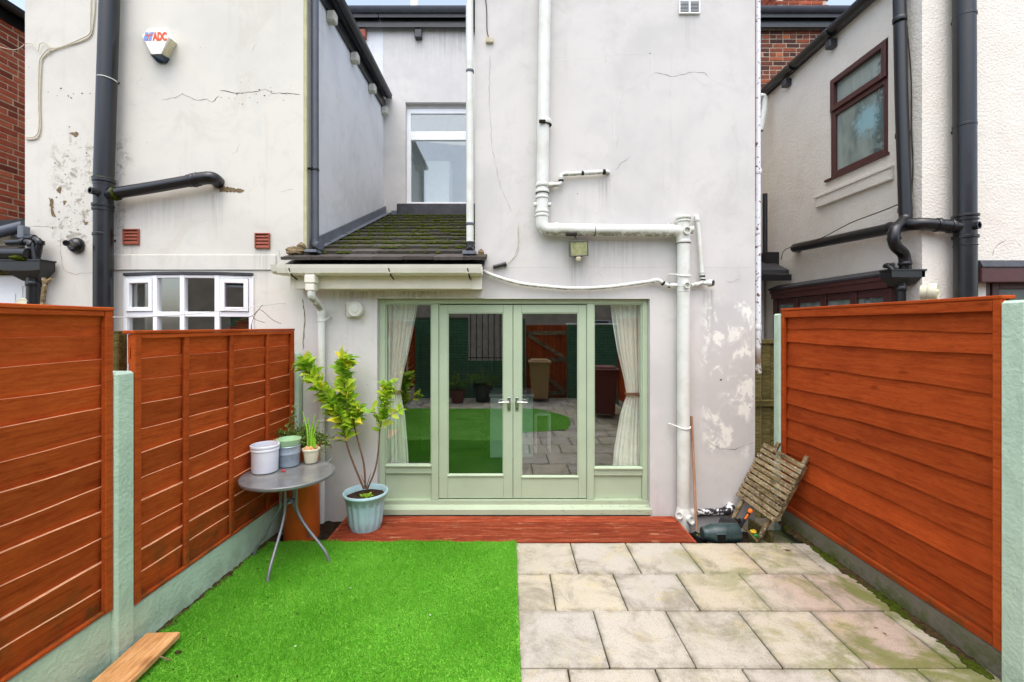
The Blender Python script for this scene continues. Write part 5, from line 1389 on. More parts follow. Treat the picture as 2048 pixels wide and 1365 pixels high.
w = B(); w.tube(fillet([P(16, 486, 4.4), P(50, 484, 4.36), P(64, 486, 4.36), P(70, 524, 4.36)], .05), .03, 12); w.part('pipe', MAT['black_pipe'], wp, smooth=True)
for q in (P(80, 486, 4.38), P(64, 490, 4.36), P(47, 484, 4.36), P(66, 477, 4.40)): ring(q, Z_ if q.x > -4.68 else X_, .037, .04, 12).part('collar', MAT['black_pipe'], wp, smooth=True)
lg_ = thing('gutter', 'black gutter and sloping pipe on the far left lean-to', 'gutter', P(25, 510, 4.3))
w = B(); w.tube([P(-120, 507, 4.32), P(58, 508, 4.32)], .055, 14); w.part('channel', MAT['black_pipe'], lg_, smooth=True)
w = B(); w.tube([P(-60, 480, 4.5), P(50, 452, 4.62)], .055, 14); w.part('sloping_pipe', MAT['grey_pipe'], lg_, smooth=True)
w = B(); w.cbox(PX(45, 4.45), PX(57, 4.45), 4.40, 4.47, PZ(478, 4.45), PZ(454, 4.45), .004); w.part('lead_piece', MAT['lead'], lg_)
lump_ = B(); lump(lump_, P(38, 516, 4.3), (.09, .05, .03), seed=9); lump_.part('moss', MAT['moss'], lg_, smooth=True)
# round cream lamps that look over the fences
def drum(label, p, d, r, L):
    t = thing('wall_lamp', label, 'lamp', p)
    M = axis_m(p, d)
    w = B(); w.lathe([(r*.8, 0), (r*.86, .02), (r*.84, L*.45), (r*.96, L*.5), (r, L*.6), (r, L*.92), (r*.94, L)], 26, M); w.part('drum', MAT['cream_pot'], t, smooth=True)
    w = B(); w.lathe([(r*.92, L-.002), (r*.9, L+.004), (r*.6, L-.004), (r*.3, L-.004), (r*.25, L+.008), (.0001, L+.012)], 26, M); w.part('face', MAT['cream_pot'], t, smooth=True)
    w = B(); w.tube([Vector(p)+Vector((0, 0, -r*.8)), Vector(p)+Vector((0, .1, -r*1.5))], .012, 8); w.part('stem', MAT['cream_pot'], t, smooth=True)
drum('round cream lamp in front of the roughcast wall above the fence', P(1842, 585, 4.46), (.75, -1, .0), .085, .12)
drum('round cream lamp just showing above the near left fence panel', P(62, 613, 4.45), (.2, -1, 0), .075, .1)
w = B(); w.tube(smoothpath([P(84, 640, 4.3), P(86, 600, 4.3), P(90, 572, 4.3), P(88, 556, 4.3)], 5), .019, 8); w.tube(smoothpath([P(90, 572, 4.3), P(97, 562, 4.3), P(104, 557, 4.3)], 4), .014, 8)
w.tube([P(84, 640, 4.3), P(83, 1100, 4.3)], .02, 8)
w.top('stick', MAT['grey_wood'], 'forked bare stick standing behind the near left fence panel', 'stick', smooth=True)

# iron-look waste run at the foot of the wall
wr = thing('waste_pipe', 'black and white flaking pipe along the foot of the mauve wall', 'waste pipe', P(1440, 1030, 4.42))
MAT['flaked'] = rust_pipe(); 
def flaked():
    m = N('peeling black and white', .6, .3); co = m.pos()
    m.col(m.mix(m.step(m.noise(co, 18, 5, .7), .5, .54), srgb(40,40,44), srgb(222,222,222))); return m.mat
MAT['flaked'] = flaked()
w = B(); w.tube([P(1386, 1026, 4.42), P(1454, 1023, 4.42)], .034, 14); w.part('pipe', MAT['flaked'], wr, smooth=True)
w = B(); w.tube(fillet([P(1450, 1023, 4.42), P(1462, 1018, 4.42), P(1460, 1012, 4.47)], .04), .042, 14); w.part('elbow', MAT['flaked'], wr, smooth=True)
ring(P(1383, 1027, 4.42), X_, .045, .05, 14).part('collar', MAT['white_pipe'], wr, smooth=True)

# ================================================================== FENCES
def board_mesh(L, pitch, flip, edge, mat, seed):
    """one lapped board, x along its length, y towards the yard; flip: the top edge stands proud"""
    rr = random.Random(seed); bb = B(); n = 12; ov = .022; th0, th1 = .005, .025
    a1, a2, ph = rr.uniform(.003, .010), rr.uniform(.001, .005), rr.uniform(0, 6)
    vs_ = []
    for i in range(n+1):
        x = L*i/n; dz = a1*math.sin(x*2.3+ph) + a2*math.sin(x*7.7+ph*2)
        zl, zh = (0.0 - ov, pitch) if not flip else (-ov, pitch)
        if not flip:   # thick wavy bottom edge in front
            vs_ += [(x, 0, zl+dz), (x, th1, zl+dz), (x, th0, zh), (x, 0, zh)]
        else:          # thick top edge in front
            vs_ += [(x, 0, zl), (x, th0, zl), (x, th1, zh+dz), (x, 0, zh+dz)]
    for i in range(n):
        a = 4*i; c = a+4
        bb.mi = 0; bb.f += [[o_+len(bb.v) for o_ in q] for q in ((a+1, c+1, c+2, a+2), (a+3, c+3, c, a))]; bb.m += [0, 0]
        bb.f += [[o_+len(bb.v) for o_ in q] for q in ((a, c, c+1, a+1), (a+2, c+2, c+3, a+3))]; bb.m += [0, 1 if flip else 0]
    bb.v = [Vector(v) for v in vs_]
    bb.f += [[0, 1, 2, 3], [4*n+3, 4*n+2, 4*n+1, 4*n]]; bb.m += [0, 0]
    return bb.mesh('board', [mat, edge])
def fence_panel(label, p0, p1, z0, z1, mat, nb_, flip, battens=(), frame=True, cap=True, rail=.028, group='lapped timber fence panels'):
    """p0 -> p1 runs so that local +y looks into the yard"""
    d = Vector((p1[0]-p0[0], p1[1]-p0[1], 0)); L = d.length
    t = thing('fence', label, 'fence', (p0[0], p0[1], z0), math.atan2(d.y, d.x), group)
    H = z1-z0; pitch = (H-.012)/nb_
    pt = [1 + (random.uniform(-.28, .28) if not flip else random.uniform(-.07, .07)) for _ in range(nb_)]; pt = [q*(H-.012)/sum(pt) for q in pt]; zc = .012
    for k in range(nb_):
        off = .004*(k % 2)
        piece('board', board_mesh(L-.02, pt[k], flip, MAT['fence_edge'], MAT[mat], nb_*7+k+int(abs(p0[1])*10)), t, Matrix.Translation((.01, off + random.uniform(0, .003), zc)) @ Matrix.Rotation(random.uniform(-.004, .004), 4, 'Y')); zc += pt[k]
    if frame:
        for x in (.0, L-.045):
            w = B(); w.cbox(x, x+.045, .028, .058, .0, H, .004); w.part('frame_post', MAT[mat], t, local=True)
    for x in battens:
        w = B(); w.cbox(x-.02, x+.02, .028, .05, .0, H, .004); w.part('batten', MAT[mat], t, local=True)
    for z_, h_ in ((H-rail, rail), (0, rail*.7)):
        w = B(); w.cbox(.046, L-.046, .027, .054, z_, z_+h_, .004); w.part('frame_rail', MAT[mat], t, local=True)
    if cap:
        w = B(); w.cbox(-.005, L+.005, -.02, .06, H+.001, H+.022, .004)
        w.part('top_rail', MAT[mat], t, local=True)
    return t
def post(label, x0, x1, y0, y1, z1, mat='post_green', group='painted concrete fence posts'):
    w = B(); w.cbox(x0, x1, y0, y1, -.3, z1, .014)
    return w.top('fence_post', MAT[mat], label, 'post', group)
def gravel(label, pts, z1, mat, th=.05):
    """kerb-like concrete board under a panel; pts = inner face near/far"""
    (xa, ya), (xb, yb) = pts; s = 1 if xa > 0 else -1
    w = B(); w.prism([(xa, ya, -.3), (xa, ya, z1-.008), (xa+s*.008, ya, z1), (xa+s*th, ya, z1), (xa+s*th, ya, -.3)], (xb-xa, yb-ya, 0))
    return w.top('gravel_board', MAT[mat], label, 'gravel board', 'concrete gravel boards under the fences')
# left line: inner face runs from near to far, so build far -> near to look right (+X)
fence_panel('far left stained fence panel with battens, under the bow window', (FL(4.37)-.045, 4.37), (FL(2.60)-.045, 2.605), .275, 1.88, 'fence_left', 11, True, (.42, .90, 1.36))
fence_panel('tall near left stained fence panel beside the green post', (FL(2.47)-.05, 2.475), (FL(.66)-.05, .66), .335, 2.01, 'fence_left', 12, True, (.56, .95, 1.38))
fence_panel('left stained fence panel beside the camera, near the timber plank', (FL(.52)-.05, .52), (FL(-1.3)-.05, -1.3), .335, 2.0, 'fence_left', 12, True, (.46, .92, 1.38))
fence_panel('left stained fence panel next to the back wall', (FL(-1.42)-.05, -1.42), (FL(-2.6)-.05, -2.6), .335, 1.9, 'fence_left', 12, True, (.6,))
post('pale green concrete post between the two left fence panels', FL(2.5)-.125, FL(2.5)+.02, 2.475, 2.602, 1.665)
post('pale green concrete post where left fence meets the wall', FL(4.4)-.10, FL(4.4)+.045, 4.375, 4.462, 1.66)
post('pale green concrete post on the left beside the camera', FL(.6)-.125, FL(.6)+.015, .525, .655, 1.7)
post('pale green concrete post near the back left corner', FL(-1.36)-.125, FL(-1.36)+.015, -1.415, -1.305, 1.7)
gravel('pale green gravel board under the far left fence panel', [(FL(2.603), 2.604), (FL(4.37), 4.374)], .265, 'post_green')
gravel('pale green gravel board under the near left fence panel', [(FL(.66)-.008, .657), (FL(2.47)-.008, 2.473)], .325, 'post_green')
gravel('pale green gravel board on the left beside the camera', [(FL(-1.3)-.008, -1.3), (FL(.52)-.008, .523)], .325, 'post_green')
# right line looks left (-X): run near -> far gives local +y = -X
fence_panel('tall orange stained fence panel on the right of the patio', (FR+.045, 2.395), (FR+.045, 4.325), .15, 2.075, 'fence_right', 11, False, (), rail=.065)
fence_panel('orange stained fence panel on the right beside the camera', (FR+.045, .42), (FR+.045, 2.26), .15, 2.075, 'fence_right', 11, False, (), rail=.065)
fence_panel('orange stained fence panel near the back right corner', (FR+.045, -1.6), (FR+.045, .27), .15, 2.075, 'fence_right', 11, False, (), rail=.065)
post('pale green textured concrete post at the right edge of the patio', FR-.03, FR+.11, 2.265, 2.39, 2.065)
post('pale green concrete post at the far end of the right fence', FR-.02, FR+.08, 4.335, 4.44, 2.05)
post('pale green concrete post on the right behind the camera', FR-.03, FR+.11, .285, .405, 2.065)
gravel('mossy concrete gravel board under the right fence panel', [(FR-.005, 2.393), (FR-.005, 4.333)], .145, 'concrete')
gravel('mossy concrete gravel board on the right beside the camera', [(FR-.005, .41), (FR-.005, 2.262)], .145, 'concrete')
# broken rail end on the near end of the far left panel
w = B(); w.cbox(FL(2.62)-.16, FL(2.62)-.115, 2.63, 2.70, 1.35, 1.90, .006); w.top('fence_batten', MAT['fence_old'], 'mossy grey batten behind the end of the far left panel', 'batten')
# weathered fence in the passage
of = thing('fence', 'weathered green close board fence in the passage by the rusty pipe', 'fence', (2.9, 5.1, -.3))
for k in range(9):
    x = 2.53 + k*.105; w = B(); w.cbox(x, x+.10, 5.10+.008*(k % 2), 5.118+.008*(k % 2), -.3, 1.72, .003); o = w.part('board', MAT['fence_old'], of)
w = B(); w.cbox(2.53, 3.5, 5.075, 5.145, 1.722, 1.77, .005); w.part('cap', MAT['fence_old'], of)
for z in (.45, 1.0):
    w = B(); w.cbox(2.53, 3.5, 5.055, 5.098, z, z+.075, .005); w.part('rail', MAT['fence_old'], of)

# moss and litter caught along the foot of both fences
def litter(label, pts, n, mat, seed, zs=(.0, .0)):
    r1 = random.Random(seed); w = B()
    for k in range(n):
        t = r1.random(); p = Vector(pts[0]).lerp(Vector(pts[1]), t); r = r1.uniform(.006, .022)*(.5+1.0*abs(math.sin(t*9+seed)))
        p += Vector((r1.gauss(0, .010), r1.gauss(0, .02), r1.uniform(*zs)))
        w.lathe([(r*1.3, -.004), (r, r*.3), (r*.4, r*.55), (.0001, r*.6)], 6, Matrix.Translation(p) @ Matrix.Rotation(r1.uniform(0, 3), 4, 'Z') @ Matrix.Diagonal((r1.uniform(.7, 1.6), 1, 1, 1)))
    return w.top('moss_strip', MAT[mat], label, 'moss', kind='stuff', smooth=True, recalc=False, ang=80)
MAT['litter'] = simple('dark litter', srgb(66,54,34), .95, .1, .5, 30, .5, 60)
litter('dark mossy litter along the foot of the right fence', [(FR-.035, 2.42, .0), (FR-.02, 4.3, .0)], 420, 'litter', 3)
litter('green moss along the foot of the right fence', [(FR-.055, 2.42, .0), (FR-.03, 4.2, .0)], 260, 'moss', 5)
litter('brown litter between the left gravel board and the grass', [(FL(2.62)+.014, 2.62, .0), (FL(4.2)+.012, 4.2, .0)], 260, 'litter', 7)

# ================================================================== DECK
deck = thing('decking', 'red stained timber decking step below the french doors', 'decking', (0, 4.2, -.1))
D0, D1, DX0, DX1 = 3.93, YW-.012, -1.60, 1.66
nb_ = 4; bwid = (D1-D0)/nb_
prof = []
ng = 7
for i in range(ng):
    a = .006 + (bwid-.020)*i/ng; c = .006 + (bwid-.020)*(i+1)/ng
    prof += [(a, 0), (a+(c-a)*.62, 0), (a+(c-a)*.68, -.004), (a+(c-a)*.94, -.004)]
prof = [(0, -.028), (0, -.005)] + prof + [(bwid-.014, 0), (bwid-.007, -.005), (bwid-.007, -.028)]
for k in range(nb_):
    w = B(); w.prism([(DX0, y, z) for y, z in prof], (DX1-DX0, 0, 0))
    me = w.mesh('board', MAT['deck'])
    piece('board', me, deck, Matrix.Translation(Vector((random.uniform(-.006, .006), D0+k*bwid, .008)) - Vector(deck.location)))
w = B(); w.box(DX0+.02, DX1-.02, D0+.02, D1-.01, -.10, -.024); w.part('joists', MAT['soil'], deck)
w = B(); w.cbox(DX1+.008, DX1+.03, D0, D1, -.12, .0, .003); w.part('edge_board', MAT['deck'], deck)
w = B(); w.cbox(DX0-.03, DX0-.008, D0, D1, -.12, .0, .003); w.part('edge_board', MAT['deck'], deck)

# ================================================================== TABLE AND POTS
TX, TY, TZ, TR = -1.822, 3.665, .70, .362
tb = thing('garden_table', 'round grey garden table with glass top on the artificial grass', 'table', (TX, TY, .01))
w = B(); w.lathe([(.0001, TZ-.008), (TR-.022, TZ-.008), (TR-.022, TZ-.002), (.0001, TZ-.002)], 48, Matrix.Translation((TX, TY, 0))); w.part('glass_top', MAT['table_glass'], tb, smooth=True)
w = B(); w.lathe([(TR-.024, TZ-.02), (TR-.004, TZ-.022), (TR, TZ-.014), (TR, TZ), (TR-.006, TZ+.005), (TR-.016, TZ+.005), (TR-.022, TZ), (TR-.024, TZ-.02)], 56, Matrix.Translation((TX, TY, 0))); w.part('rim', MAT['steel_grey'], tb, smooth=True)
feet = [(-1.80, 3.30), (-1.455, 3.585), (-1.80, 4.0), (-2.12, 3.68)]
for k, (fx_, fy_) in enumerate(feet):
    d = Vector((fx_-TX, fy_-TY, 0)); L = d.length; d.normalize(); s_ = Vector((-d.y, d.x, 0))
    cpt = lambda r, z: Vector((TX, TY, 0)) + d*r + Vector((0, 0, z))
    w = B(); w.tube(smoothpath([cpt(.17, TZ-.022), cpt(.10, TZ-.04), cpt(.075, TZ-.10), cpt(.07, .50), cpt(.08, .40), cpt(.15, .29), cpt(L*.68, .18), cpt(L*.90, .09), cpt(L, .012)], 6), .0115, 10); w.part('leg', MAT['steel_grey'], tb, smooth=True)
w = B(); w.tube([(TX+.05*math.cos(a), TY+.05*math.sin(a), .47) for a in [k*math.pi/8 for k in range(17)]], .008, 8)
for a in range(4):
    th = a*math.pi/2 + .3
    w.tube([(TX, TY, .47), (TX+.07*math.cos(th), TY+.07*math.sin(th), .47)], .007, 8); w.tube([(TX, TY, .63), (TX+.075*math.cos(th), TY+.075*math.sin(th), .63)], .007, 8)
w.part('brace', MAT['steel_grey'], tb, smooth=True)
ZT = TZ + .006
def pot(label, c, prof, mat, name='plant_pot', cat='pot', soil=None, wob=None, n=36, group=None):
    t = thing(name, label, cat, c, 0, group)
    w = B(); w.lathe(prof, n, Matrix.Translation(Vector(c)), wob); w.part('body', MAT[mat], t, smooth=True)
    if soil:
        w = B(); r, z = soil; vs_ = [(0, 0, z+.006)]; 
        for q in range(1, 5):
            for a in range(16): vs_.append((r*q/4*math.cos(a*math.pi/8), r*q/4*math.sin(a*math.pi/8), z + random.uniform(-.006, .008)))
        fs = [(0, 1+a, 1+(a+1) % 16) for a in range(16)] + [(1+16*q+a, 1+16*q+16+a, 1+16*q+16+(a+1) % 16, 1+16*q+(a+1) % 16) for q in range(3) for a in range(16)]
        w.add(vs_, fs, Matrix.Translation(Vector(c))); w.part('soil', MAT['soil'], t, smooth=True, recalc=False)
    return t
c = (-2.05, 3.72, ZT); rr = .108; hh = .225
pot('white glazed pot standing on the round table', c, [(.0001, 0), (rr*.92, 0), (rr*.95, .012), (rr*.97, hh*.72), (rr*.98, hh*.78), (rr*1.03, hh*.80), (rr*1.03, hh*.86), (rr*1.0, hh*.88), (rr*1.05, hh*.92), (rr*1.06, hh*.97), (rr*1.02, hh), (rr*.93, hh), (rr*.90, hh*.95), (rr*.88, hh*.6), (.0001, hh*.6)], 'ceramic', soil=(rr*.86, hh*.72))
c2 = (-1.930, 3.885, ZT)
zb = pot('galvanised zinc planter with a pale green pot inside on the table', c2, [(.0001, 0), (.088, 0), (.089, .008), (.090, .10), (.094, .105), (.094, .113), (.091, .118), (.093, .165), (.097, .17), (.093, .175), (.088, .172), (.084, .06), (.0001, .06)], 'zinc', name='planter', cat='planter')
w = B(); w.lathe([(.07, .10), (.086, .178), (.090, .185), (.098, .222), (.101, .228), (.096, .23), (.092, .222), (.08, .14), (.0001, .13)], 36, Matrix.Translation(c2)); w.part('inner_pot', MAT['pale_green'], zb, smooth=True)
c3 = (-1.765, 3.955, ZT)
cpot = pot('small cream pot of sprouting bulbs at the table edge', c3, [(.0001, 0), (.052, 0), (.054, .004), (.066, .10), (.073, .105), (.076, .122), (.072, .126), (.066, .12), (.062, .09), (.0001, .085)], 'cream_pot', soil=(.064, .10))
for k in range(7):
    a = k*.9; r = .038 if k else 0; w = B()
    w.lathe([(.0001, 0), (.016, .006), (.021, .018), (.016, .032), (.006, .046), (.0001, .052)], 10, Matrix.Translation(Vector(c3) + Vector((r*math.cos(a), r*math.sin(a), .098))) @ Matrix.Rotation(random.uniform(-.3, .3), 4, 'X')); w.part('bulb', MAT['bulb'], cpot, smooth=True)
for (dx, dy, h, lean) in ((-.025, -.01, .33, -.05), (-.014, .01, .27, -.02), (.002, -.004, .30, .035), (.010, .008, .25, .06), (.022, .0, .12, .02), (.035, -.005, .08, .01)):
    w = B(); q0 = Vector(c3) + Vector((dx, dy, .13)); 
    w.tube(smoothpath([q0, q0+Vector((lean*.15, 0, h*.5)), q0+Vector((lean, 0, h))], 5), [.0075]*6 + [.007, .006, .005, .004, .0025], 6); w.part('shoot', MAT['shoot'], cpot, smooth=True)
w = B(); lump(w, (PX(567, 3.70), 3.70, ZT+.006), (.022, .012, .008), seed=2); w.top('petal', MAT['red'], 'red petal scrap lying on the table top', 'petal')

# tall orange planter with a straggly herb
oc = (PX(603, 4.12), 4.13, -.05)
op = pot('tall orange clay planter with straggly herb behind the table', oc, [(.0001, 0), (.155, 0), (.158, .01), (.145, .80), (.160, .82), (.164, .86), (.155, .87), (.145, .85), (.135, .78), (.0001, .78)], 'terracotta', name='planter', cat='planter', soil=(.138, .80))
def herb(parent, c, n, spread, h, seed, name='foliage', mat='herb', ls=.011):
    r0 = random.Random(seed); w = B(); st = B()
    for k in range(n):
        a = r0.uniform(0, 2*math.pi); q = r0.random()**.6; e = Vector((math.cos(a)*spread*q, math.sin(a)*spread*q*.6, h*r0.uniform(.25, 1)*(1.1-q*.6)))
        path = smoothpath([Vector(c), Vector(c)+e*.5+Vector((0, 0, .05)), Vector(c)+e+Vector((0, 0, -.03*q))], 6)
        st.tube(path, .0018, 4, False)
        for p in path[4:]:
            for _ in range(5):
                d = Vector((r0.gauss(0, 1), r0.gauss(0, 1), r0.gauss(0, 1)+.3)).normalized(); l = ls*r0.uniform(.8, 1.9); s_ = d.cross(Vector((r0.gauss(0, 1), r0.gauss(0, 1), r0.gauss(0, 1)))).normalized()*l*.32
                o_ = p + Vector((r0.gauss(0, .008), r0.gauss(0, .008), r0.gauss(0, .008)))
                w.add([o_, o_+d*l*.5+s_, o_+d*l, o_+d*l*.5-s_], [(0, 1, 2, 3)])
    f = w.part(name, MAT[mat], parent, recalc=False); f["kind"] = "stuff"
    st.part('stems', MAT['bark'], parent, recalc=False)
herb(op, (oc[0]+.02, oc[1], .76), 90, .27, .27, 4, ls=.014)
herb(op, (oc[0]-.08, oc[1], .80), 12, .18, .40, 8, ls=.016)

# pale blue fluted pot with the lime-green shrub
bc = Vector((PX(731, 4.20), 4.205, .009)); nfl = 16
def flute(th, h): return 1 + (.035*math.cos(th*nfl) if .03 < h < .255 else 0)
bpz = pot('pale blue fluted pot holding a lime green shrub on the deck', tuple(bc), [(.0001, 0), (.138, 0), (.142, .02), (.150, .04), (.158, .12), (.168, .22), (.172, .25), (.180, .262), (.190, .30), (.205, .312), (.212, .328), (.207, .342), (.196, .344), (.188, .335), (.178, .28), (.0001, .28)], 'blue_pot', soil=(.178, .295), wob=flute, n=96)
sh = thing('shrub', 'lime green leafy shrub with bare stems in the pale blue pot', 'shrub', (bc.x, bc.y, .28))
def leaf_mesh(seed):
    r0 = random.Random(seed); bb = B(); L = 1.0; W = .54; n = 5; vs_ = []
    prof = [.05, .55, .92, 1.0, .62, .04]
    for i in range(n+1):
        t = i/n; wd = W*.5*prof[i]; cv = -.26*t*t*r0.uniform(.4, 1.4) + .03*r0.uniform(-1, 1)
        vs_ += [(-wd, t, cv+.09*prof[i]), (0, t, cv), (wd, t, cv+.09*prof[i])]
    fs = []
    for i in range(n):
        a = 3*i; fs += [(a, a+1, a+4, a+3), (a+1, a+2, a+5, a+4)]
    bb.add(vs_, fs); return bb.mesh('leaf', MAT['leaf'], smooth=True, recalc=False, ang=60)
lm = [leaf_mesh(k) for k in range(5)]
r0 = random.Random(21); nleaf = 0; extra = B()
def leaf_at(p, d, size):
    global nleaf
    d = Vector(d).normalized(); zax = Vector((r0.gauss(0, .5), r0.gauss(0, .5)-.35, 1)); zax = (zax - d*zax.dot(d)).normalized(); xax = d.cross(zax)
    M = Matrix((xax, d, zax)).transposed().to_4x4()
    nleaf += 1
    if nleaf % 5 in (1, 3) or nleaf > 480:
        me_ = r0.choice(lm); MM = Matrix.Translation(Vector(p)) @ M @ Matrix.Diagonal((size, size, size, 1))
        extra.add([v_.co for v_ in me_.vertices], [tuple(q_.vertices) for q_ in me_.polygons], MM); return
    piece('leaf', r0.choice(lm), sh, Matrix.Translation(Vector(p) - Vector(sh.location)) @ M @ Matrix.Diagonal((size, size, size, 1)))
def stem(pts, r, leaves, y=4.20):
    pts = [P(px, py, y + dy) for px, py, dy in pts]
    path = smoothpath(pts, 8); n = len(path)
    w = B(); w.tube(path, [r*(1-.7*k/n) for k in range(n)], 7); w.part('stem', MAT['bark'], sh, smooth=True)
    for (t0, t1, cnt, size, spread) in leaves:
        for k in range(cnt):
            t = t0 + (t1-t0)*(k+r0.random()*.8)/cnt; i = min(n-2, int(t*(n-1))); p = path[i].lerp(path[i+1], t*(n-1)-i); ax = (path[i+1]-path[i]).normalized()
            a = k*2.4 + r0.uniform(-.4, .4); s1 = ax.cross(Vector((0, 1, 0))).normalized(); s2 = ax.cross(s1)
            d = ax*r0.uniform(.35, .9) + (s1*math.cos(a) + s2*math.sin(a))*spread
            leaf_at(p, d, size*r0.uniform(1.0, 1.65))
stem([(728,978,0),(708,930,-.02),(694,890,-.03),(686,850,-.02),(676,820,0),(662,800,.02)], .011, [(.42, 1, 60, .088, .95)])
stem([(690,862,-.02),(672,822,-.03),(650,790,-.04),(632,765,-.05),(618,740,-.05),(606,722,-.06)], .007, [(.06, 1.0, 110, .090, .85)])
stem([(731,978,.0),(728,930,.02),(718,890,.02),(708,850,.02),(700,815,.02),(690,775,.02),(686,740,.02),(692,718,.02)], .010, [(.40, 1.0, 130, .088, .85)])
stem([(706,850,.02),(715,832,.0),(718,815,-.02)], .005, [(.1, 1, 22, .072, .9)])
stem([(735,978,.0),(750,940,-.02),(757,900,-.03),(760,860,-.02),(766,830,-.02),(772,795,-.03),(776,768,-.03)], .009, [(.48, .62, 9, .08, .9), (.60, 1.0, 62, .072, .75)])
stem([(766,842,-.02),(780,832,-.06),(793,824,-.08),(800,820,-.09)], .004, [(.3, 1, 9, .055, .8)])
stem([(759,848,-.02),(752,830,-.04),(744,816,-.05)], .004, [(.5, 1, 5, .06, .8)])
stem([(733,978,.0),(727,962,-.02),(722,950,-.03)], .005, []); stem([(732,978,-.01),(738,958,-.04),(742,945,-.05)], .005, [])
# little plants on the pot's soil
for k in range(14):
    a = r0.uniform(0, 6.28); q = P(733, 992, 4.12) + Vector((r0.uniform(-.05, .05), r0.uniform(-.02, .02), -.02)); leaf_at(q, (math.cos(a), math.sin(a), 1.4), .055)

o = extra.part('leaves', MAT['leaf'], sh, smooth=True, recalc=False, ang=60); o["kind"] = "stuff"

# ================================================================== RIGHT HAND CORNER
# mossy concrete and timber edging under the folded table
w = B(); w.cbox(2.36, 2.69, 3.925, 4.33, -.28, -.075, .012); w.top('concrete_block', MAT['concrete'], 'mossy concrete lump in the corner behind the patio', 'block')
w = B(); a_ = P(1498, 1048, 4.35); c_ = P(1545, 1078, 4.02)
M = Matrix.Translation(a_.lerp(c_, .5)) @ Matrix.Rotation(math.atan2((c_-a_).y, (c_-a_).x), 4, 'Z'); L = (c_-a_).length/2
w.cbox(-L, L, -.012, .012, -.09, .05, .004, M); w.top('edging_board', MAT['fence_old'], 'mossy timber edging board under the folded slatted table', 'board')
w = B(); a_ = P(1486, 1053, 4.12); c_ = P(1516, 1085, 3.96); w.tube([a_, c_], .012, 6); w.top('stick', MAT['fence_old'], 'thin mossy stick beside the black plant pots', 'stick')

# folded slatted table leaning on the fence
BL = Vector((2.285, 4.40, .235)); BR = Vector((2.395, 3.99, .105)); TL = Vector((2.525, 4.42, .79))
U = (BR-BL); V = (TL-BL); W_ = U.cross(V).normalized()
if W_.y > 0: W_ = -W_
u = U.normalized(); v = V.normalized(); k_ = u.dot(v)/2; u, v = (u - v*k_).normalized(), (v - u*k_).normalized(); v = (v - u*v.dot(u)).normalized(); W_ = u.cross(v)
ft = thing('folding_table', 'weathered slatted wooden folding table leaning against the right fence', 'table', (2.45, 4.1, -.1))
Mt = Matrix((u, v, W_)).transposed().to_4x4(); Mt.translation = BL
Lu, Lv = U.length, V.length; ns = 11; sp = Lv/ns
bb = B(); bb.cbox(-.0, Lu, 0, sp-.013, -.008, .010, .004); sm1 = bb.mesh('slat', MAT['grey_wood'])
for k in range(ns):
    piece('slat', sm1, ft, Matrix.Translation(-Vector(ft.location)) @ Mt @ Matrix.Translation((random.uniform(-.004, .004), k*sp+.004, random.uniform(-.001, .001))) @ Matrix.Rotation(random.uniform(-.008, .008), 4, 'Z'))
# legs and rails run behind the slats and stick out at both ends
def bar(bb, x0, x1, y0, y1, z0, z1): bb.cbox(x0, x1, y0, y1, z0, z1, .004, Mt)
for x, y0, y1 in ((.05, -.22, .30), (Lu-.085, -.235, .30)):
    w = B(); bar(w, x, x+.036, y0, y1, -.042, -.010); w.part('leg', MAT['grey_wood'], ft)
for x, y0, y1 in ((.10, .25, Lv+.06), (Lu-.05, .25, Lv+.07)):
    w = B(); bar(w, x, x+.034, y0, y1, -.046, -.010); w.part('leg', MAT['grey_wood'], ft)
for x in (.005, Lu-.024):
    w = B(); bar(w, x, x+.02, .02, Lv-.02, -.06, -.0095); w.part('side_rail', MAT['grey_wood'], ft)

# black pots, dark green bottle, trowel and packet in the sunken strip
pp = thing('plant_pot', 'black plastic pot with seedlings left of the green bottle', 'pot', P(1397, 1080, 4.05))
M = Matrix.Translation(P(1396, 1086, 4.08)) @ Matrix.Rotation(R(18), 4, 'Y') @ Matrix.Rotation(R(-12), 4, 'X')
w = B(); w.lathe([(.0001, -.10), (.055, -.10), (.078, .05), (.084, .052), (.084, .06), (.074, .06), (.066, .0), (.0001, .0)], 24, M); w.part('body', MAT['black_pipe'], pp, smooth=True)
for k in range(40):
    p = M @ Vector((r0.uniform(-.01, .06), r0.uniform(-.06, .03), r0.uniform(.02, .07))); 
    d = Vector((r0.gauss(0, .5), r0.gauss(0, .5)-.3, 1)).normalized(); q = d.cross(Vector((r0.random(), r0.random(), .2))).normalized()*.006
    w = B() if k == 0 else w
    w.add([p, p+d*.01+q, p+d*.02, p+d*.01-q], [(0, 1, 2, 3)])
MAT['seedling'] = simple('seedling green', srgb(120,172,52), .5, .3, .25, 40, .05)
o = w.part('seedlings', MAT['seedling'], pp, recalc=False); o["kind"] = "stuff"
bt = thing('bottle', 'dark green plastic bottle lying on its side by the patio edge', 'bottle', P(1440, 1082, 4.03))
p0 = P(1404, 1067, 4.02); p1 = P(1476, 1066, 4.02); L = (p1-p0).length
M = axis_m(p0, p1-p0)
w = B(); w.lathe([(.0001, 0), (.052, 0), (.058, .008), (.060, .03), (.066, .045), (.082, .085), (.084, .09), (.084, .20), (.081, .203), (.081, .208), (.084, .211), (.084, .225), (.081, .228), (.081, .233), (.084, .236), (.084, L-.02), (.078, L), (.0001, L)], 28, M); w.part('body', MAT['bottle'], bt, smooth=True)
w = B(); w.cbox(p0.x+.085, p0.x+.18, p0.y-.094, p0.y-.06, p0.z-.035, p0.z+.04, .008); w.part('grip_panel', MAT['bottle'], bt)
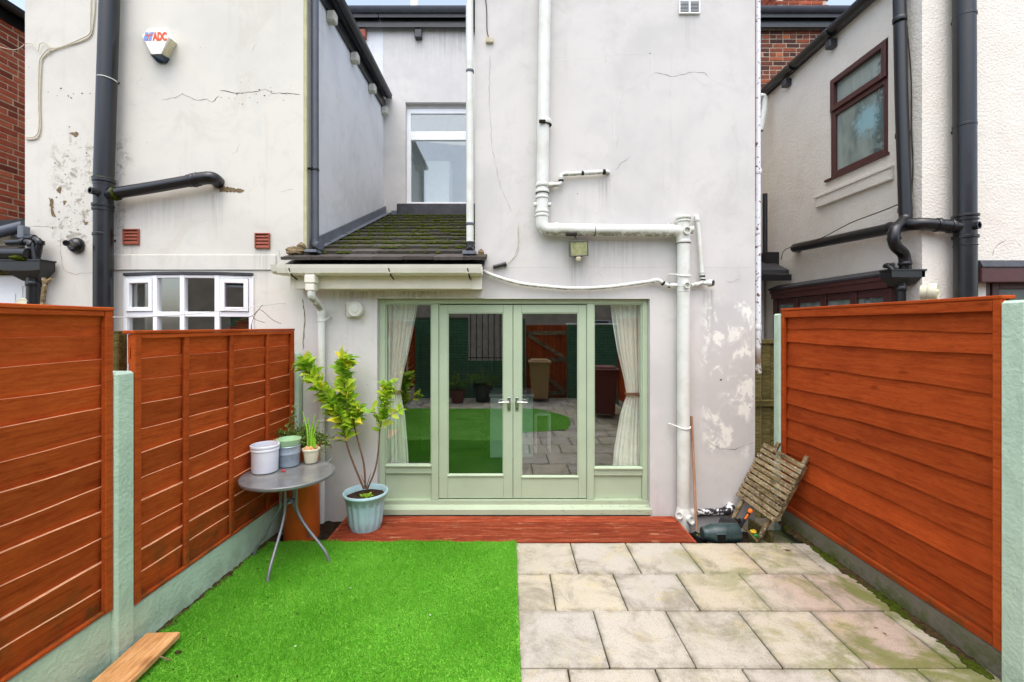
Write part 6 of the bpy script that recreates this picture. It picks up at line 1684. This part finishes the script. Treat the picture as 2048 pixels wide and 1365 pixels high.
w = B(); w.cbox(p0.x+.095, p0.x+.17, p0.y-.0965, p0.y-.0935, p0.z-.024, p0.z+.03, .001); w.part('grip_recess', MAT['dark'], bt)
pk = thing('plant_pot', 'round black plastic pot tipped over behind the green bottle', 'pot', P(1484, 1080, 4.1))
M = axis_m(P(1466, 1062, 4.22), (.75, -.62, -.12))
w = B(); w.lathe([(.0001, -.12), (.09, -.12), (.125, .03), (.132, .03), (.132, .042), (.12, .042), (.105, -.06), (.0001, -.07)], 28, M); w.part('body', MAT['black_pipe'], pk, smooth=True)
tr_ = thing('hand_tool', 'black handled hand tool with orange tip among the pots', 'tool', P(1478, 1070, 4.05))
ta, tb_ = P(1474, 1062, 4.04), P(1501, 1022, 4.02)
w = B(); w.tube([ta, ta.lerp(tb_, .5), tb_], [.022, .015, .016], 12); w.tube([ta.lerp(tb_, .35), P(1468, 1036, 4.04)], [.012, .006], 8); w.part('handle', MAT['black_pipe'], tr_, smooth=True)
w = B(); w.lathe([(.0001, -.02), (.017, -.018), (.020, 0), (.016, .014), (.0001, .018)], 14, axis_m(tb_, tb_-ta)); w.tube([ta.lerp(tb_, .62)+Vector((-.008, -.010, 0)), ta.lerp(tb_, .85)+Vector((-.008, -.010, 0))], .009, 8); w.part('grip', MAT['orange'], tr_, smooth=True)
pkt = thing('seed_packet', 'yellow and green plastic packet beside the black pots', 'packet', P(1508, 1070, 4.05))
w = B(); lump(w, P(1506, 1064, 4.06), (.035, .02, .022), seed=12); w.part('top', MAT['yellow'], pkt)
w = B(); lump(w, P(1512, 1072, 4.03), (.025, .018, .018), seed=13); w.part('base', MAT['plastic_green'], pkt)
# broom handle against the wall
w = B(); w.tube([P(1383, 833, 4.44), P(1393, 1062, 4.28)], .0135, 10); w.top('broom_handle', MAT['handle_wood'], 'bare wooden broom handle leaning on the mauve wall', 'handle', smooth=True)
# fallen leaves on the slabs
MAT['dead_leaf'] = simple('dead leaf', srgb(104,52,36), .7, .2, .3, 40, .1)
bb = B(); bb.add([(-.035, 0, .004), (0, -.009, .007), (.035, 0, .012), (0, .009, .008)], [(0, 1, 2, 3)]); dlm = bb.mesh('fallen_leaf', MAT['dead_leaf'], recalc=False)
for k, (px, py) in enumerate(((1575, 1103), (1560, 1096), (1752, 1258), (1770, 1270), (1640, 1135), (1536, 1100), (1690, 1182))):
    dy = py-VY; Y = CH*F/dy; o = bpy.data.objects.new('fallen_leaf', dlm); COL.objects.link(o); o.location = (PX(px, Y), Y, .004); o.rotation_euler = (0, 0, k*1.7-.4); s_ = (1.1, .5, .55, .5, .4, .3, .4)[k]; o.scale = (s_,)*3
    tag(o, ('largest dead brown leaf near the rear edge of the paving', 'dead leaf just behind the largest dead leaf on the paving', 'dead leaf on the right of the paving, third row', 'dead leaf lowest on the right of the paving', 'small dead leaf on the second row of slabs', 'tiny dead leaf at the rear slab joint left of the largest', 'small dead leaf midway along the right side slabs')[k], 'leaf', 'dead leaves scattered on the paving')

# timber plank lying on the grass
pl = thing('plank', 'pale sawn timber plank with a nail on the grass by the left fence', 'plank', (-2.07, 2.2, .02), R(92.0))
w = B(); w.cbox(-.9, .47, -.10, .10, .016, .052, .004); w.part('board', MAT['plank'], pl, local=True)
w = B(); w.tube([(.30, -.10, .03), (.30, -.16, .005)], .0045, 6); w.part('nail', MAT['rubble'], pl, local=True, smooth=True)
# curtains
def curtain(label, rows_, folds, seed, y=4.665):
    t = thing('curtain', label, 'curtain', (PX((rows_[0][1]+rows_[0][2])/2, y), y, PZ(rows_[-1][0], y)))
    w = B(); nu = 72; r1 = random.Random(seed); ph = [r1.uniform(0, 6) for _ in range(4)]
    zs = []; 
    for a, c in zip(rows_[:-1], rows_[1:]):
        for j in range(8): s_ = j/8; e = s_; zs.append(tuple(a[q]*(1-e)+c[q]*e for q in range(4)))
    zs.append(rows_[-1]); vs_ = []; fs = []
    for (py, xa, xb, amp) in zs:
        for i in range(nu+1):
            s_ = i/nu; th = s_*folds*2*math.pi + .7*math.sin(s_*5+ph[0])
            yy_ = y + amp*(math.sin(th) + .35*math.sin(th*2.3+ph[1]+py*.01)); xx_ = xa + (xb-xa)*(s_ + .012*math.sin(th*2))
            vs_.append((PX(xx_, y), yy_, PZ(py, y)))
    for j in range(len(zs)-1):
        for i in range(nu): a = j*(nu+1)+i; fs.append((a, a+1, a+nu+2, a+nu+1))
    w.add(vs_, fs); w.part('cloth', MAT['curtain'], t, smooth=True, recalc=False, ang=80)
    return t
cl = curtain('cream curtain tied back behind the left side pane', [(590, 770, 838, .018), (640, 772, 830, .02), (700, 773, 818, .02), (750, 774, 806, .016), (779, 775, 801, .010), (786, 775, 801, .010), (830, 773, 810, .018), (900, 771, 816, .022), (945, 770, 818, .024)], 6, 3)
w = B(); w.cbox(PX(773, 4.66), PX(803, 4.66), 4.625, 4.70, PZ(785, 4.66), PZ(781, 4.66), .002); w.part('tie_band', MAT['tie'], cl)
cr = curtain('cream curtain tied back behind the right side pane', [(590, 1219, 1284, .018), (640, 1224, 1283, .02), (700, 1234, 1282, .02), (760, 1248, 1281, .014), (785, 1252, 1281, .010), (792, 1252, 1281, .010), (830, 1240, 1282, .02), (900, 1228, 1283, .024), (950, 1224, 1284, .026)], 6, 7)
w = B(); w.cbox(PX(1250, 4.66), PX(1283, 4.66), 4.625, 4.70, PZ(790, 4.66), PZ(786, 4.66), .002); w.part('tie_band', MAT['tie'], cr)
# kitchen things behind the glass
ki = thing('kitchen_island', 'mint green kitchen island end seen through the french doors', 'island', (.05, 6.3, .07))
w = B(); w.cbox(PX(980, 6.2), PX(1066, 6.2), 6.2, 6.8, .071, .93, .005); w.part('carcass', MAT['mint'], ki)
w = B(); w.cbox(PX(978, 6.2), PX(1068, 6.2), 6.18, 6.82, .931, .965, .004); w.part('worktop', MAT['white_paint'], ki)
kc = thing('tall_cupboard', 'dark tall cupboard with steel bar handle inside the room', 'cupboard', (-.7, 6.7, .07))
w = B(); w.cbox(-1.3, PX(984, 6.6), 6.6, 7.2, .071, 2.1, .005); w.part('carcass', MAT['cabinet_dark'], kc)
w = B(); xh = PX(972, 6.55); w.tube([(xh, 6.55, PZ(792, 6.55)), (xh, 6.55, PZ(902, 6.55))], .006, 8)
for py in (800, 894): w.tube([(xh, 6.55, PZ(py, 6.55)), (xh, 6.6, PZ(py, 6.55))], .005, 8)
w.part('bar_handle', MAT['chrome'], kc, smooth=True)
st = thing('stool', 'white wooden stool beside the mint kitchen island', 'stool', (.5, 6.5, .07))
x0, x1 = PX(1070, 6.5), PX(1100, 6.5)
w = B(); w.cbox(x0, x1, 6.4, 6.7, .62, .65, .005); w.part('seat', MAT['white_paint'], st)
for x in (x0+.01, x1-.01):
    for y in (6.42, 6.68):
        w = B(); w.cbox(x-.012, x+.012, y-.012, y+.012, .071, .619, .002); w.part('leg', MAT['white_paint'], st)

# twig growing by the bow window
w = B()
for q in ([(480,640),(505,632),(520,620),(545,640),(562,648)], [(503,650),(510,630),(525,610)], [(505,632),(512,640),(530,646)]): w.tube(smoothpath([P(px, py, 4.2) for px, py in q], 5), .0025, 5)
w.tube([P(503, 650, 4.2), P(500, 900, 4.2)], .005, 5)
w.top('twig', MAT['bark'], 'thin dead twig in front of the right end of bow window', 'twig', smooth=True)

# ================================================================== THE REST OF THE YARD (behind the camera, seen in the glass)
bwl = thing('garden_wall', 'green painted brick wall closing the yard, reflected in the doors', 'wall', (.2, -2.75, -.3))
w = B(); sheet(w, lambda u_, d, z: (u_, -2.7-d, z), -2.5, .48, -.3, 2.12, [(-1.07, -.13, .98, 2.12)], .22); w.part('wall', MAT['green_brick'], bwl)
w = B(); w.box(1.62, 3.0, -2.92, -2.7, -.3, 1.95); w.part('wall', MAT['green_brick'], bwl)
w = B(); w.cbox(-2.5, -1.07, -2.96, -2.66, 2.121, 2.17, .01); w.part('coping', MAT['concrete'], bwl)
w = B(); w.cbox(1.60, 3.0, -2.96, -2.66, 1.951, 2.0, .01); w.part('coping', MAT['white_paint'], bwl)
gr = thing('window_grille', 'dark iron bars in the opening of the green wall', 'grille', (-.6, -2.8, .98))
for k in range(6):
    x = -1.0 + k*.16; w = B(); w.tube([(x, -2.8, .985), (x, -2.8, 2.35)], .012, 8); w.part('bar', MAT['black_pipe'], gr, smooth=True)
for z in (1.05, 2.3): w = B(); w.cbox(-1.06, -.14, -2.815, -2.785, z, z+.03, .003); w.part('rail', MAT['black_pipe'], gr)
gate = thing('gate', 'brown boarded gate with diagonal brace, reflected in the right door', 'gate', (1.05, -2.8, -.2))
for k in range(10):
    x = .50 + k*.111; w = B(); w.cbox(x, x+.106, -2.84, -2.815, -.15, 1.95, .004); w.part('board', MAT['fence_old'] if False else MAT['fence_left'], gate)
for z in (.05, .95, 1.68): w = B(); w.cbox(.51, 1.59, -2.812, -2.78, z, z+.11, .004); w.part('ledge', MAT['grey_wood'], gate)
for za, zc in ((1.68, 1.06), (.95, .16)):
    w = B(); a_ = Vector((.56, -2.795, za)); c_ = Vector((1.54, -2.795, zc)); M = axis_m(a_, c_-a_); w.cbox(-.016, .016, -.05, .05, 0, (c_-a_).length, .004, Matrix.Translation(a_) @ Matrix.Rotation(math.atan2((c_-a_).x, (c_-a_).z), 4, 'Y') @ Matrix.Rotation(R(90), 4, 'Z')); w.part('brace', MAT['grey_wood'], gate)
def bin_(label, c, mat, rz):
    t = thing('wheelie_bin', label, 'bin', c, rz)
    w = B(); L_ = [(.20, .22, .09), (.24, .29, .95), (.27, .32, .96), (.27, .32, 1.0)]; vs_ = []
    for hw, hd, z in L_: vs_ += [(-hw, -hd, z), (hw, -hd, z), (hw, hd, z), (-hw, hd, z)]
    w.add(vs_, [(0, 1, 2, 3)] + [(4*i+a, 4*i+(a+1) % 4, 4*i+4+(a+1) % 4, 4*i+4+a) for i in range(3) for a in range(4)] + [(12, 13, 14, 15)]); w.part('body', MAT[mat], t, local=True)
    w = B(); w.cbox(-.285, .285, -.30, .36, 1.002, 1.04, .02); w.cbox(-.22, .22, -.2, .28, 1.041, 1.075, .02); w.part('lid', MAT[mat], t, local=True)
    w = B(); w.tube([(-.22, -.34, .97), (.22, -.34, .97)], .014, 8); w.part('handle', MAT[mat], t, local=True, smooth=True)
    for s_ in (-1, 1): w = B(); w.tube([(s_*.20, -.22, .1), (s_*.25, -.22, .1)], .1, 18); w.part('wheel', MAT['black_pipe'], t, local=True, smooth=True)
bin_('tan wheelie bin in front of the gate, reflected in the glass', (.82, -2.2, .0), 'bin_brown', 0)
bin_('maroon wheelie bin by the right fence, reflected in the glass', (2.06, -.25, .0), 'bin_red', R(5))
for k, (x, y, r) in enumerate(((-1.25, -1.9, .19), (-.62, -2.1, .26))):
    t = pot(('dark red pot of twigs' if k == 0 else 'big black pot of green foliage') + ' by the back wall, reflected in the glass', (x, y, .01), [(.0001, 0), (r*.7, 0), (r, r*1.5), (r*1.05, r*1.5), (r*1.05, r*1.65), (r*.95, r*1.65), (r*.9, r*1.4), (.0001, r*1.4)], 'bin_red' if k == 0 else 'black_pipe', soil=(r*.88, r*1.45))
    herb(t, (x, y, r*1.5), 30, r*2.0, .55, 30+k, ls=.035)
# house across the back lane
bh2 = thing('house', 'house across the back lane, reflected in the door and window glass', 'house', (0, -10, -.3))
holes = [(-6.5, -5.4, 3.4, 4.8), (-2.6, -1.5, 3.4, 4.8), (1.3, 2.4, 3.4, 4.8), (5.2, 6.3, 3.4, 4.8), (-4.5, -3.2, .7, 2.2), (3.2, 4.5, .7, 2.2)]
w = B(); sheet(w, lambda u_, d, z: (u_, -10-d, z), -12, 12, -.3, 5.4, holes, .2); MAT['far_brick'] = simple('far brown brick', srgb(178,162,142), .9, .1, .2, 3, 0); w.part('wall', MAT['far_brick'], bh2)
w = B(); w.prism([(-12.2, -9.8, 5.41), (-12.2, -9.8, 5.5), (-12.2, -14, 8.2), (-12.2, -14, 8.1)], (24.4, 0, 0)); w.part('roof', MAT['roof_far'], bh2)
for h in holes:
    w = B(); f = .07
    w.cbox(h[0], h[0]+f, -10.1, -10.04, h[2], h[3]); w.cbox(h[1]-f, h[1], -10.1, -10.04, h[2], h[3]); w.cbox(h[0]+f, h[1]-f, -10.1, -10.04, h[2], h[2]+f); w.cbox(h[0]+f, h[1]-f, -10.1, -10.04, h[3]-f, h[3]); fr_ = w.part('window', MAT['white_frame'], bh2)
    w = B(); w.box(h[0]+.05, h[1]-.05, -10.08, -10.075, h[2]+.05, h[3]-.05); w.part('pane', MAT['cabinet_dark'], fr_)

# crumbs of soil and pale flecks dropped on the lawn
w = B(); r1 = random.Random(44)
for k in range(46):
    x, y = r1.uniform(-2.0, .0), r1.uniform(2.3, 3.85)
    lump(w, (x, y, .018), (r1.uniform(.002, .007), r1.uniform(.002, .007), .004), n=5, seed=k)
lump(w, (PX(356, 2.58), 2.58, .016), (.022, .012, .008), n=6, seed=99)
o = w.top('lawn_litter', MAT['litter'], 'dark crumbs scattered over the artificial grass', 'litter', kind='stuff')
w = B()
for x, y in ((PX(590, 2.62), 2.62), (PX(700, 3.2), 3.2), (PX(860, 2.9), 2.9)):
    w.add([(x-.008, y, .022), (x+.006, y-.004, .024), (x+.008, y+.004, .023), (x-.002, y+.006, .022)], [(0, 1, 2, 3)])
w.top('pale_flecks', MAT['white_paint'], 'pale flecks lying on the artificial grass', 'litter', kind='stuff', recalc=False)
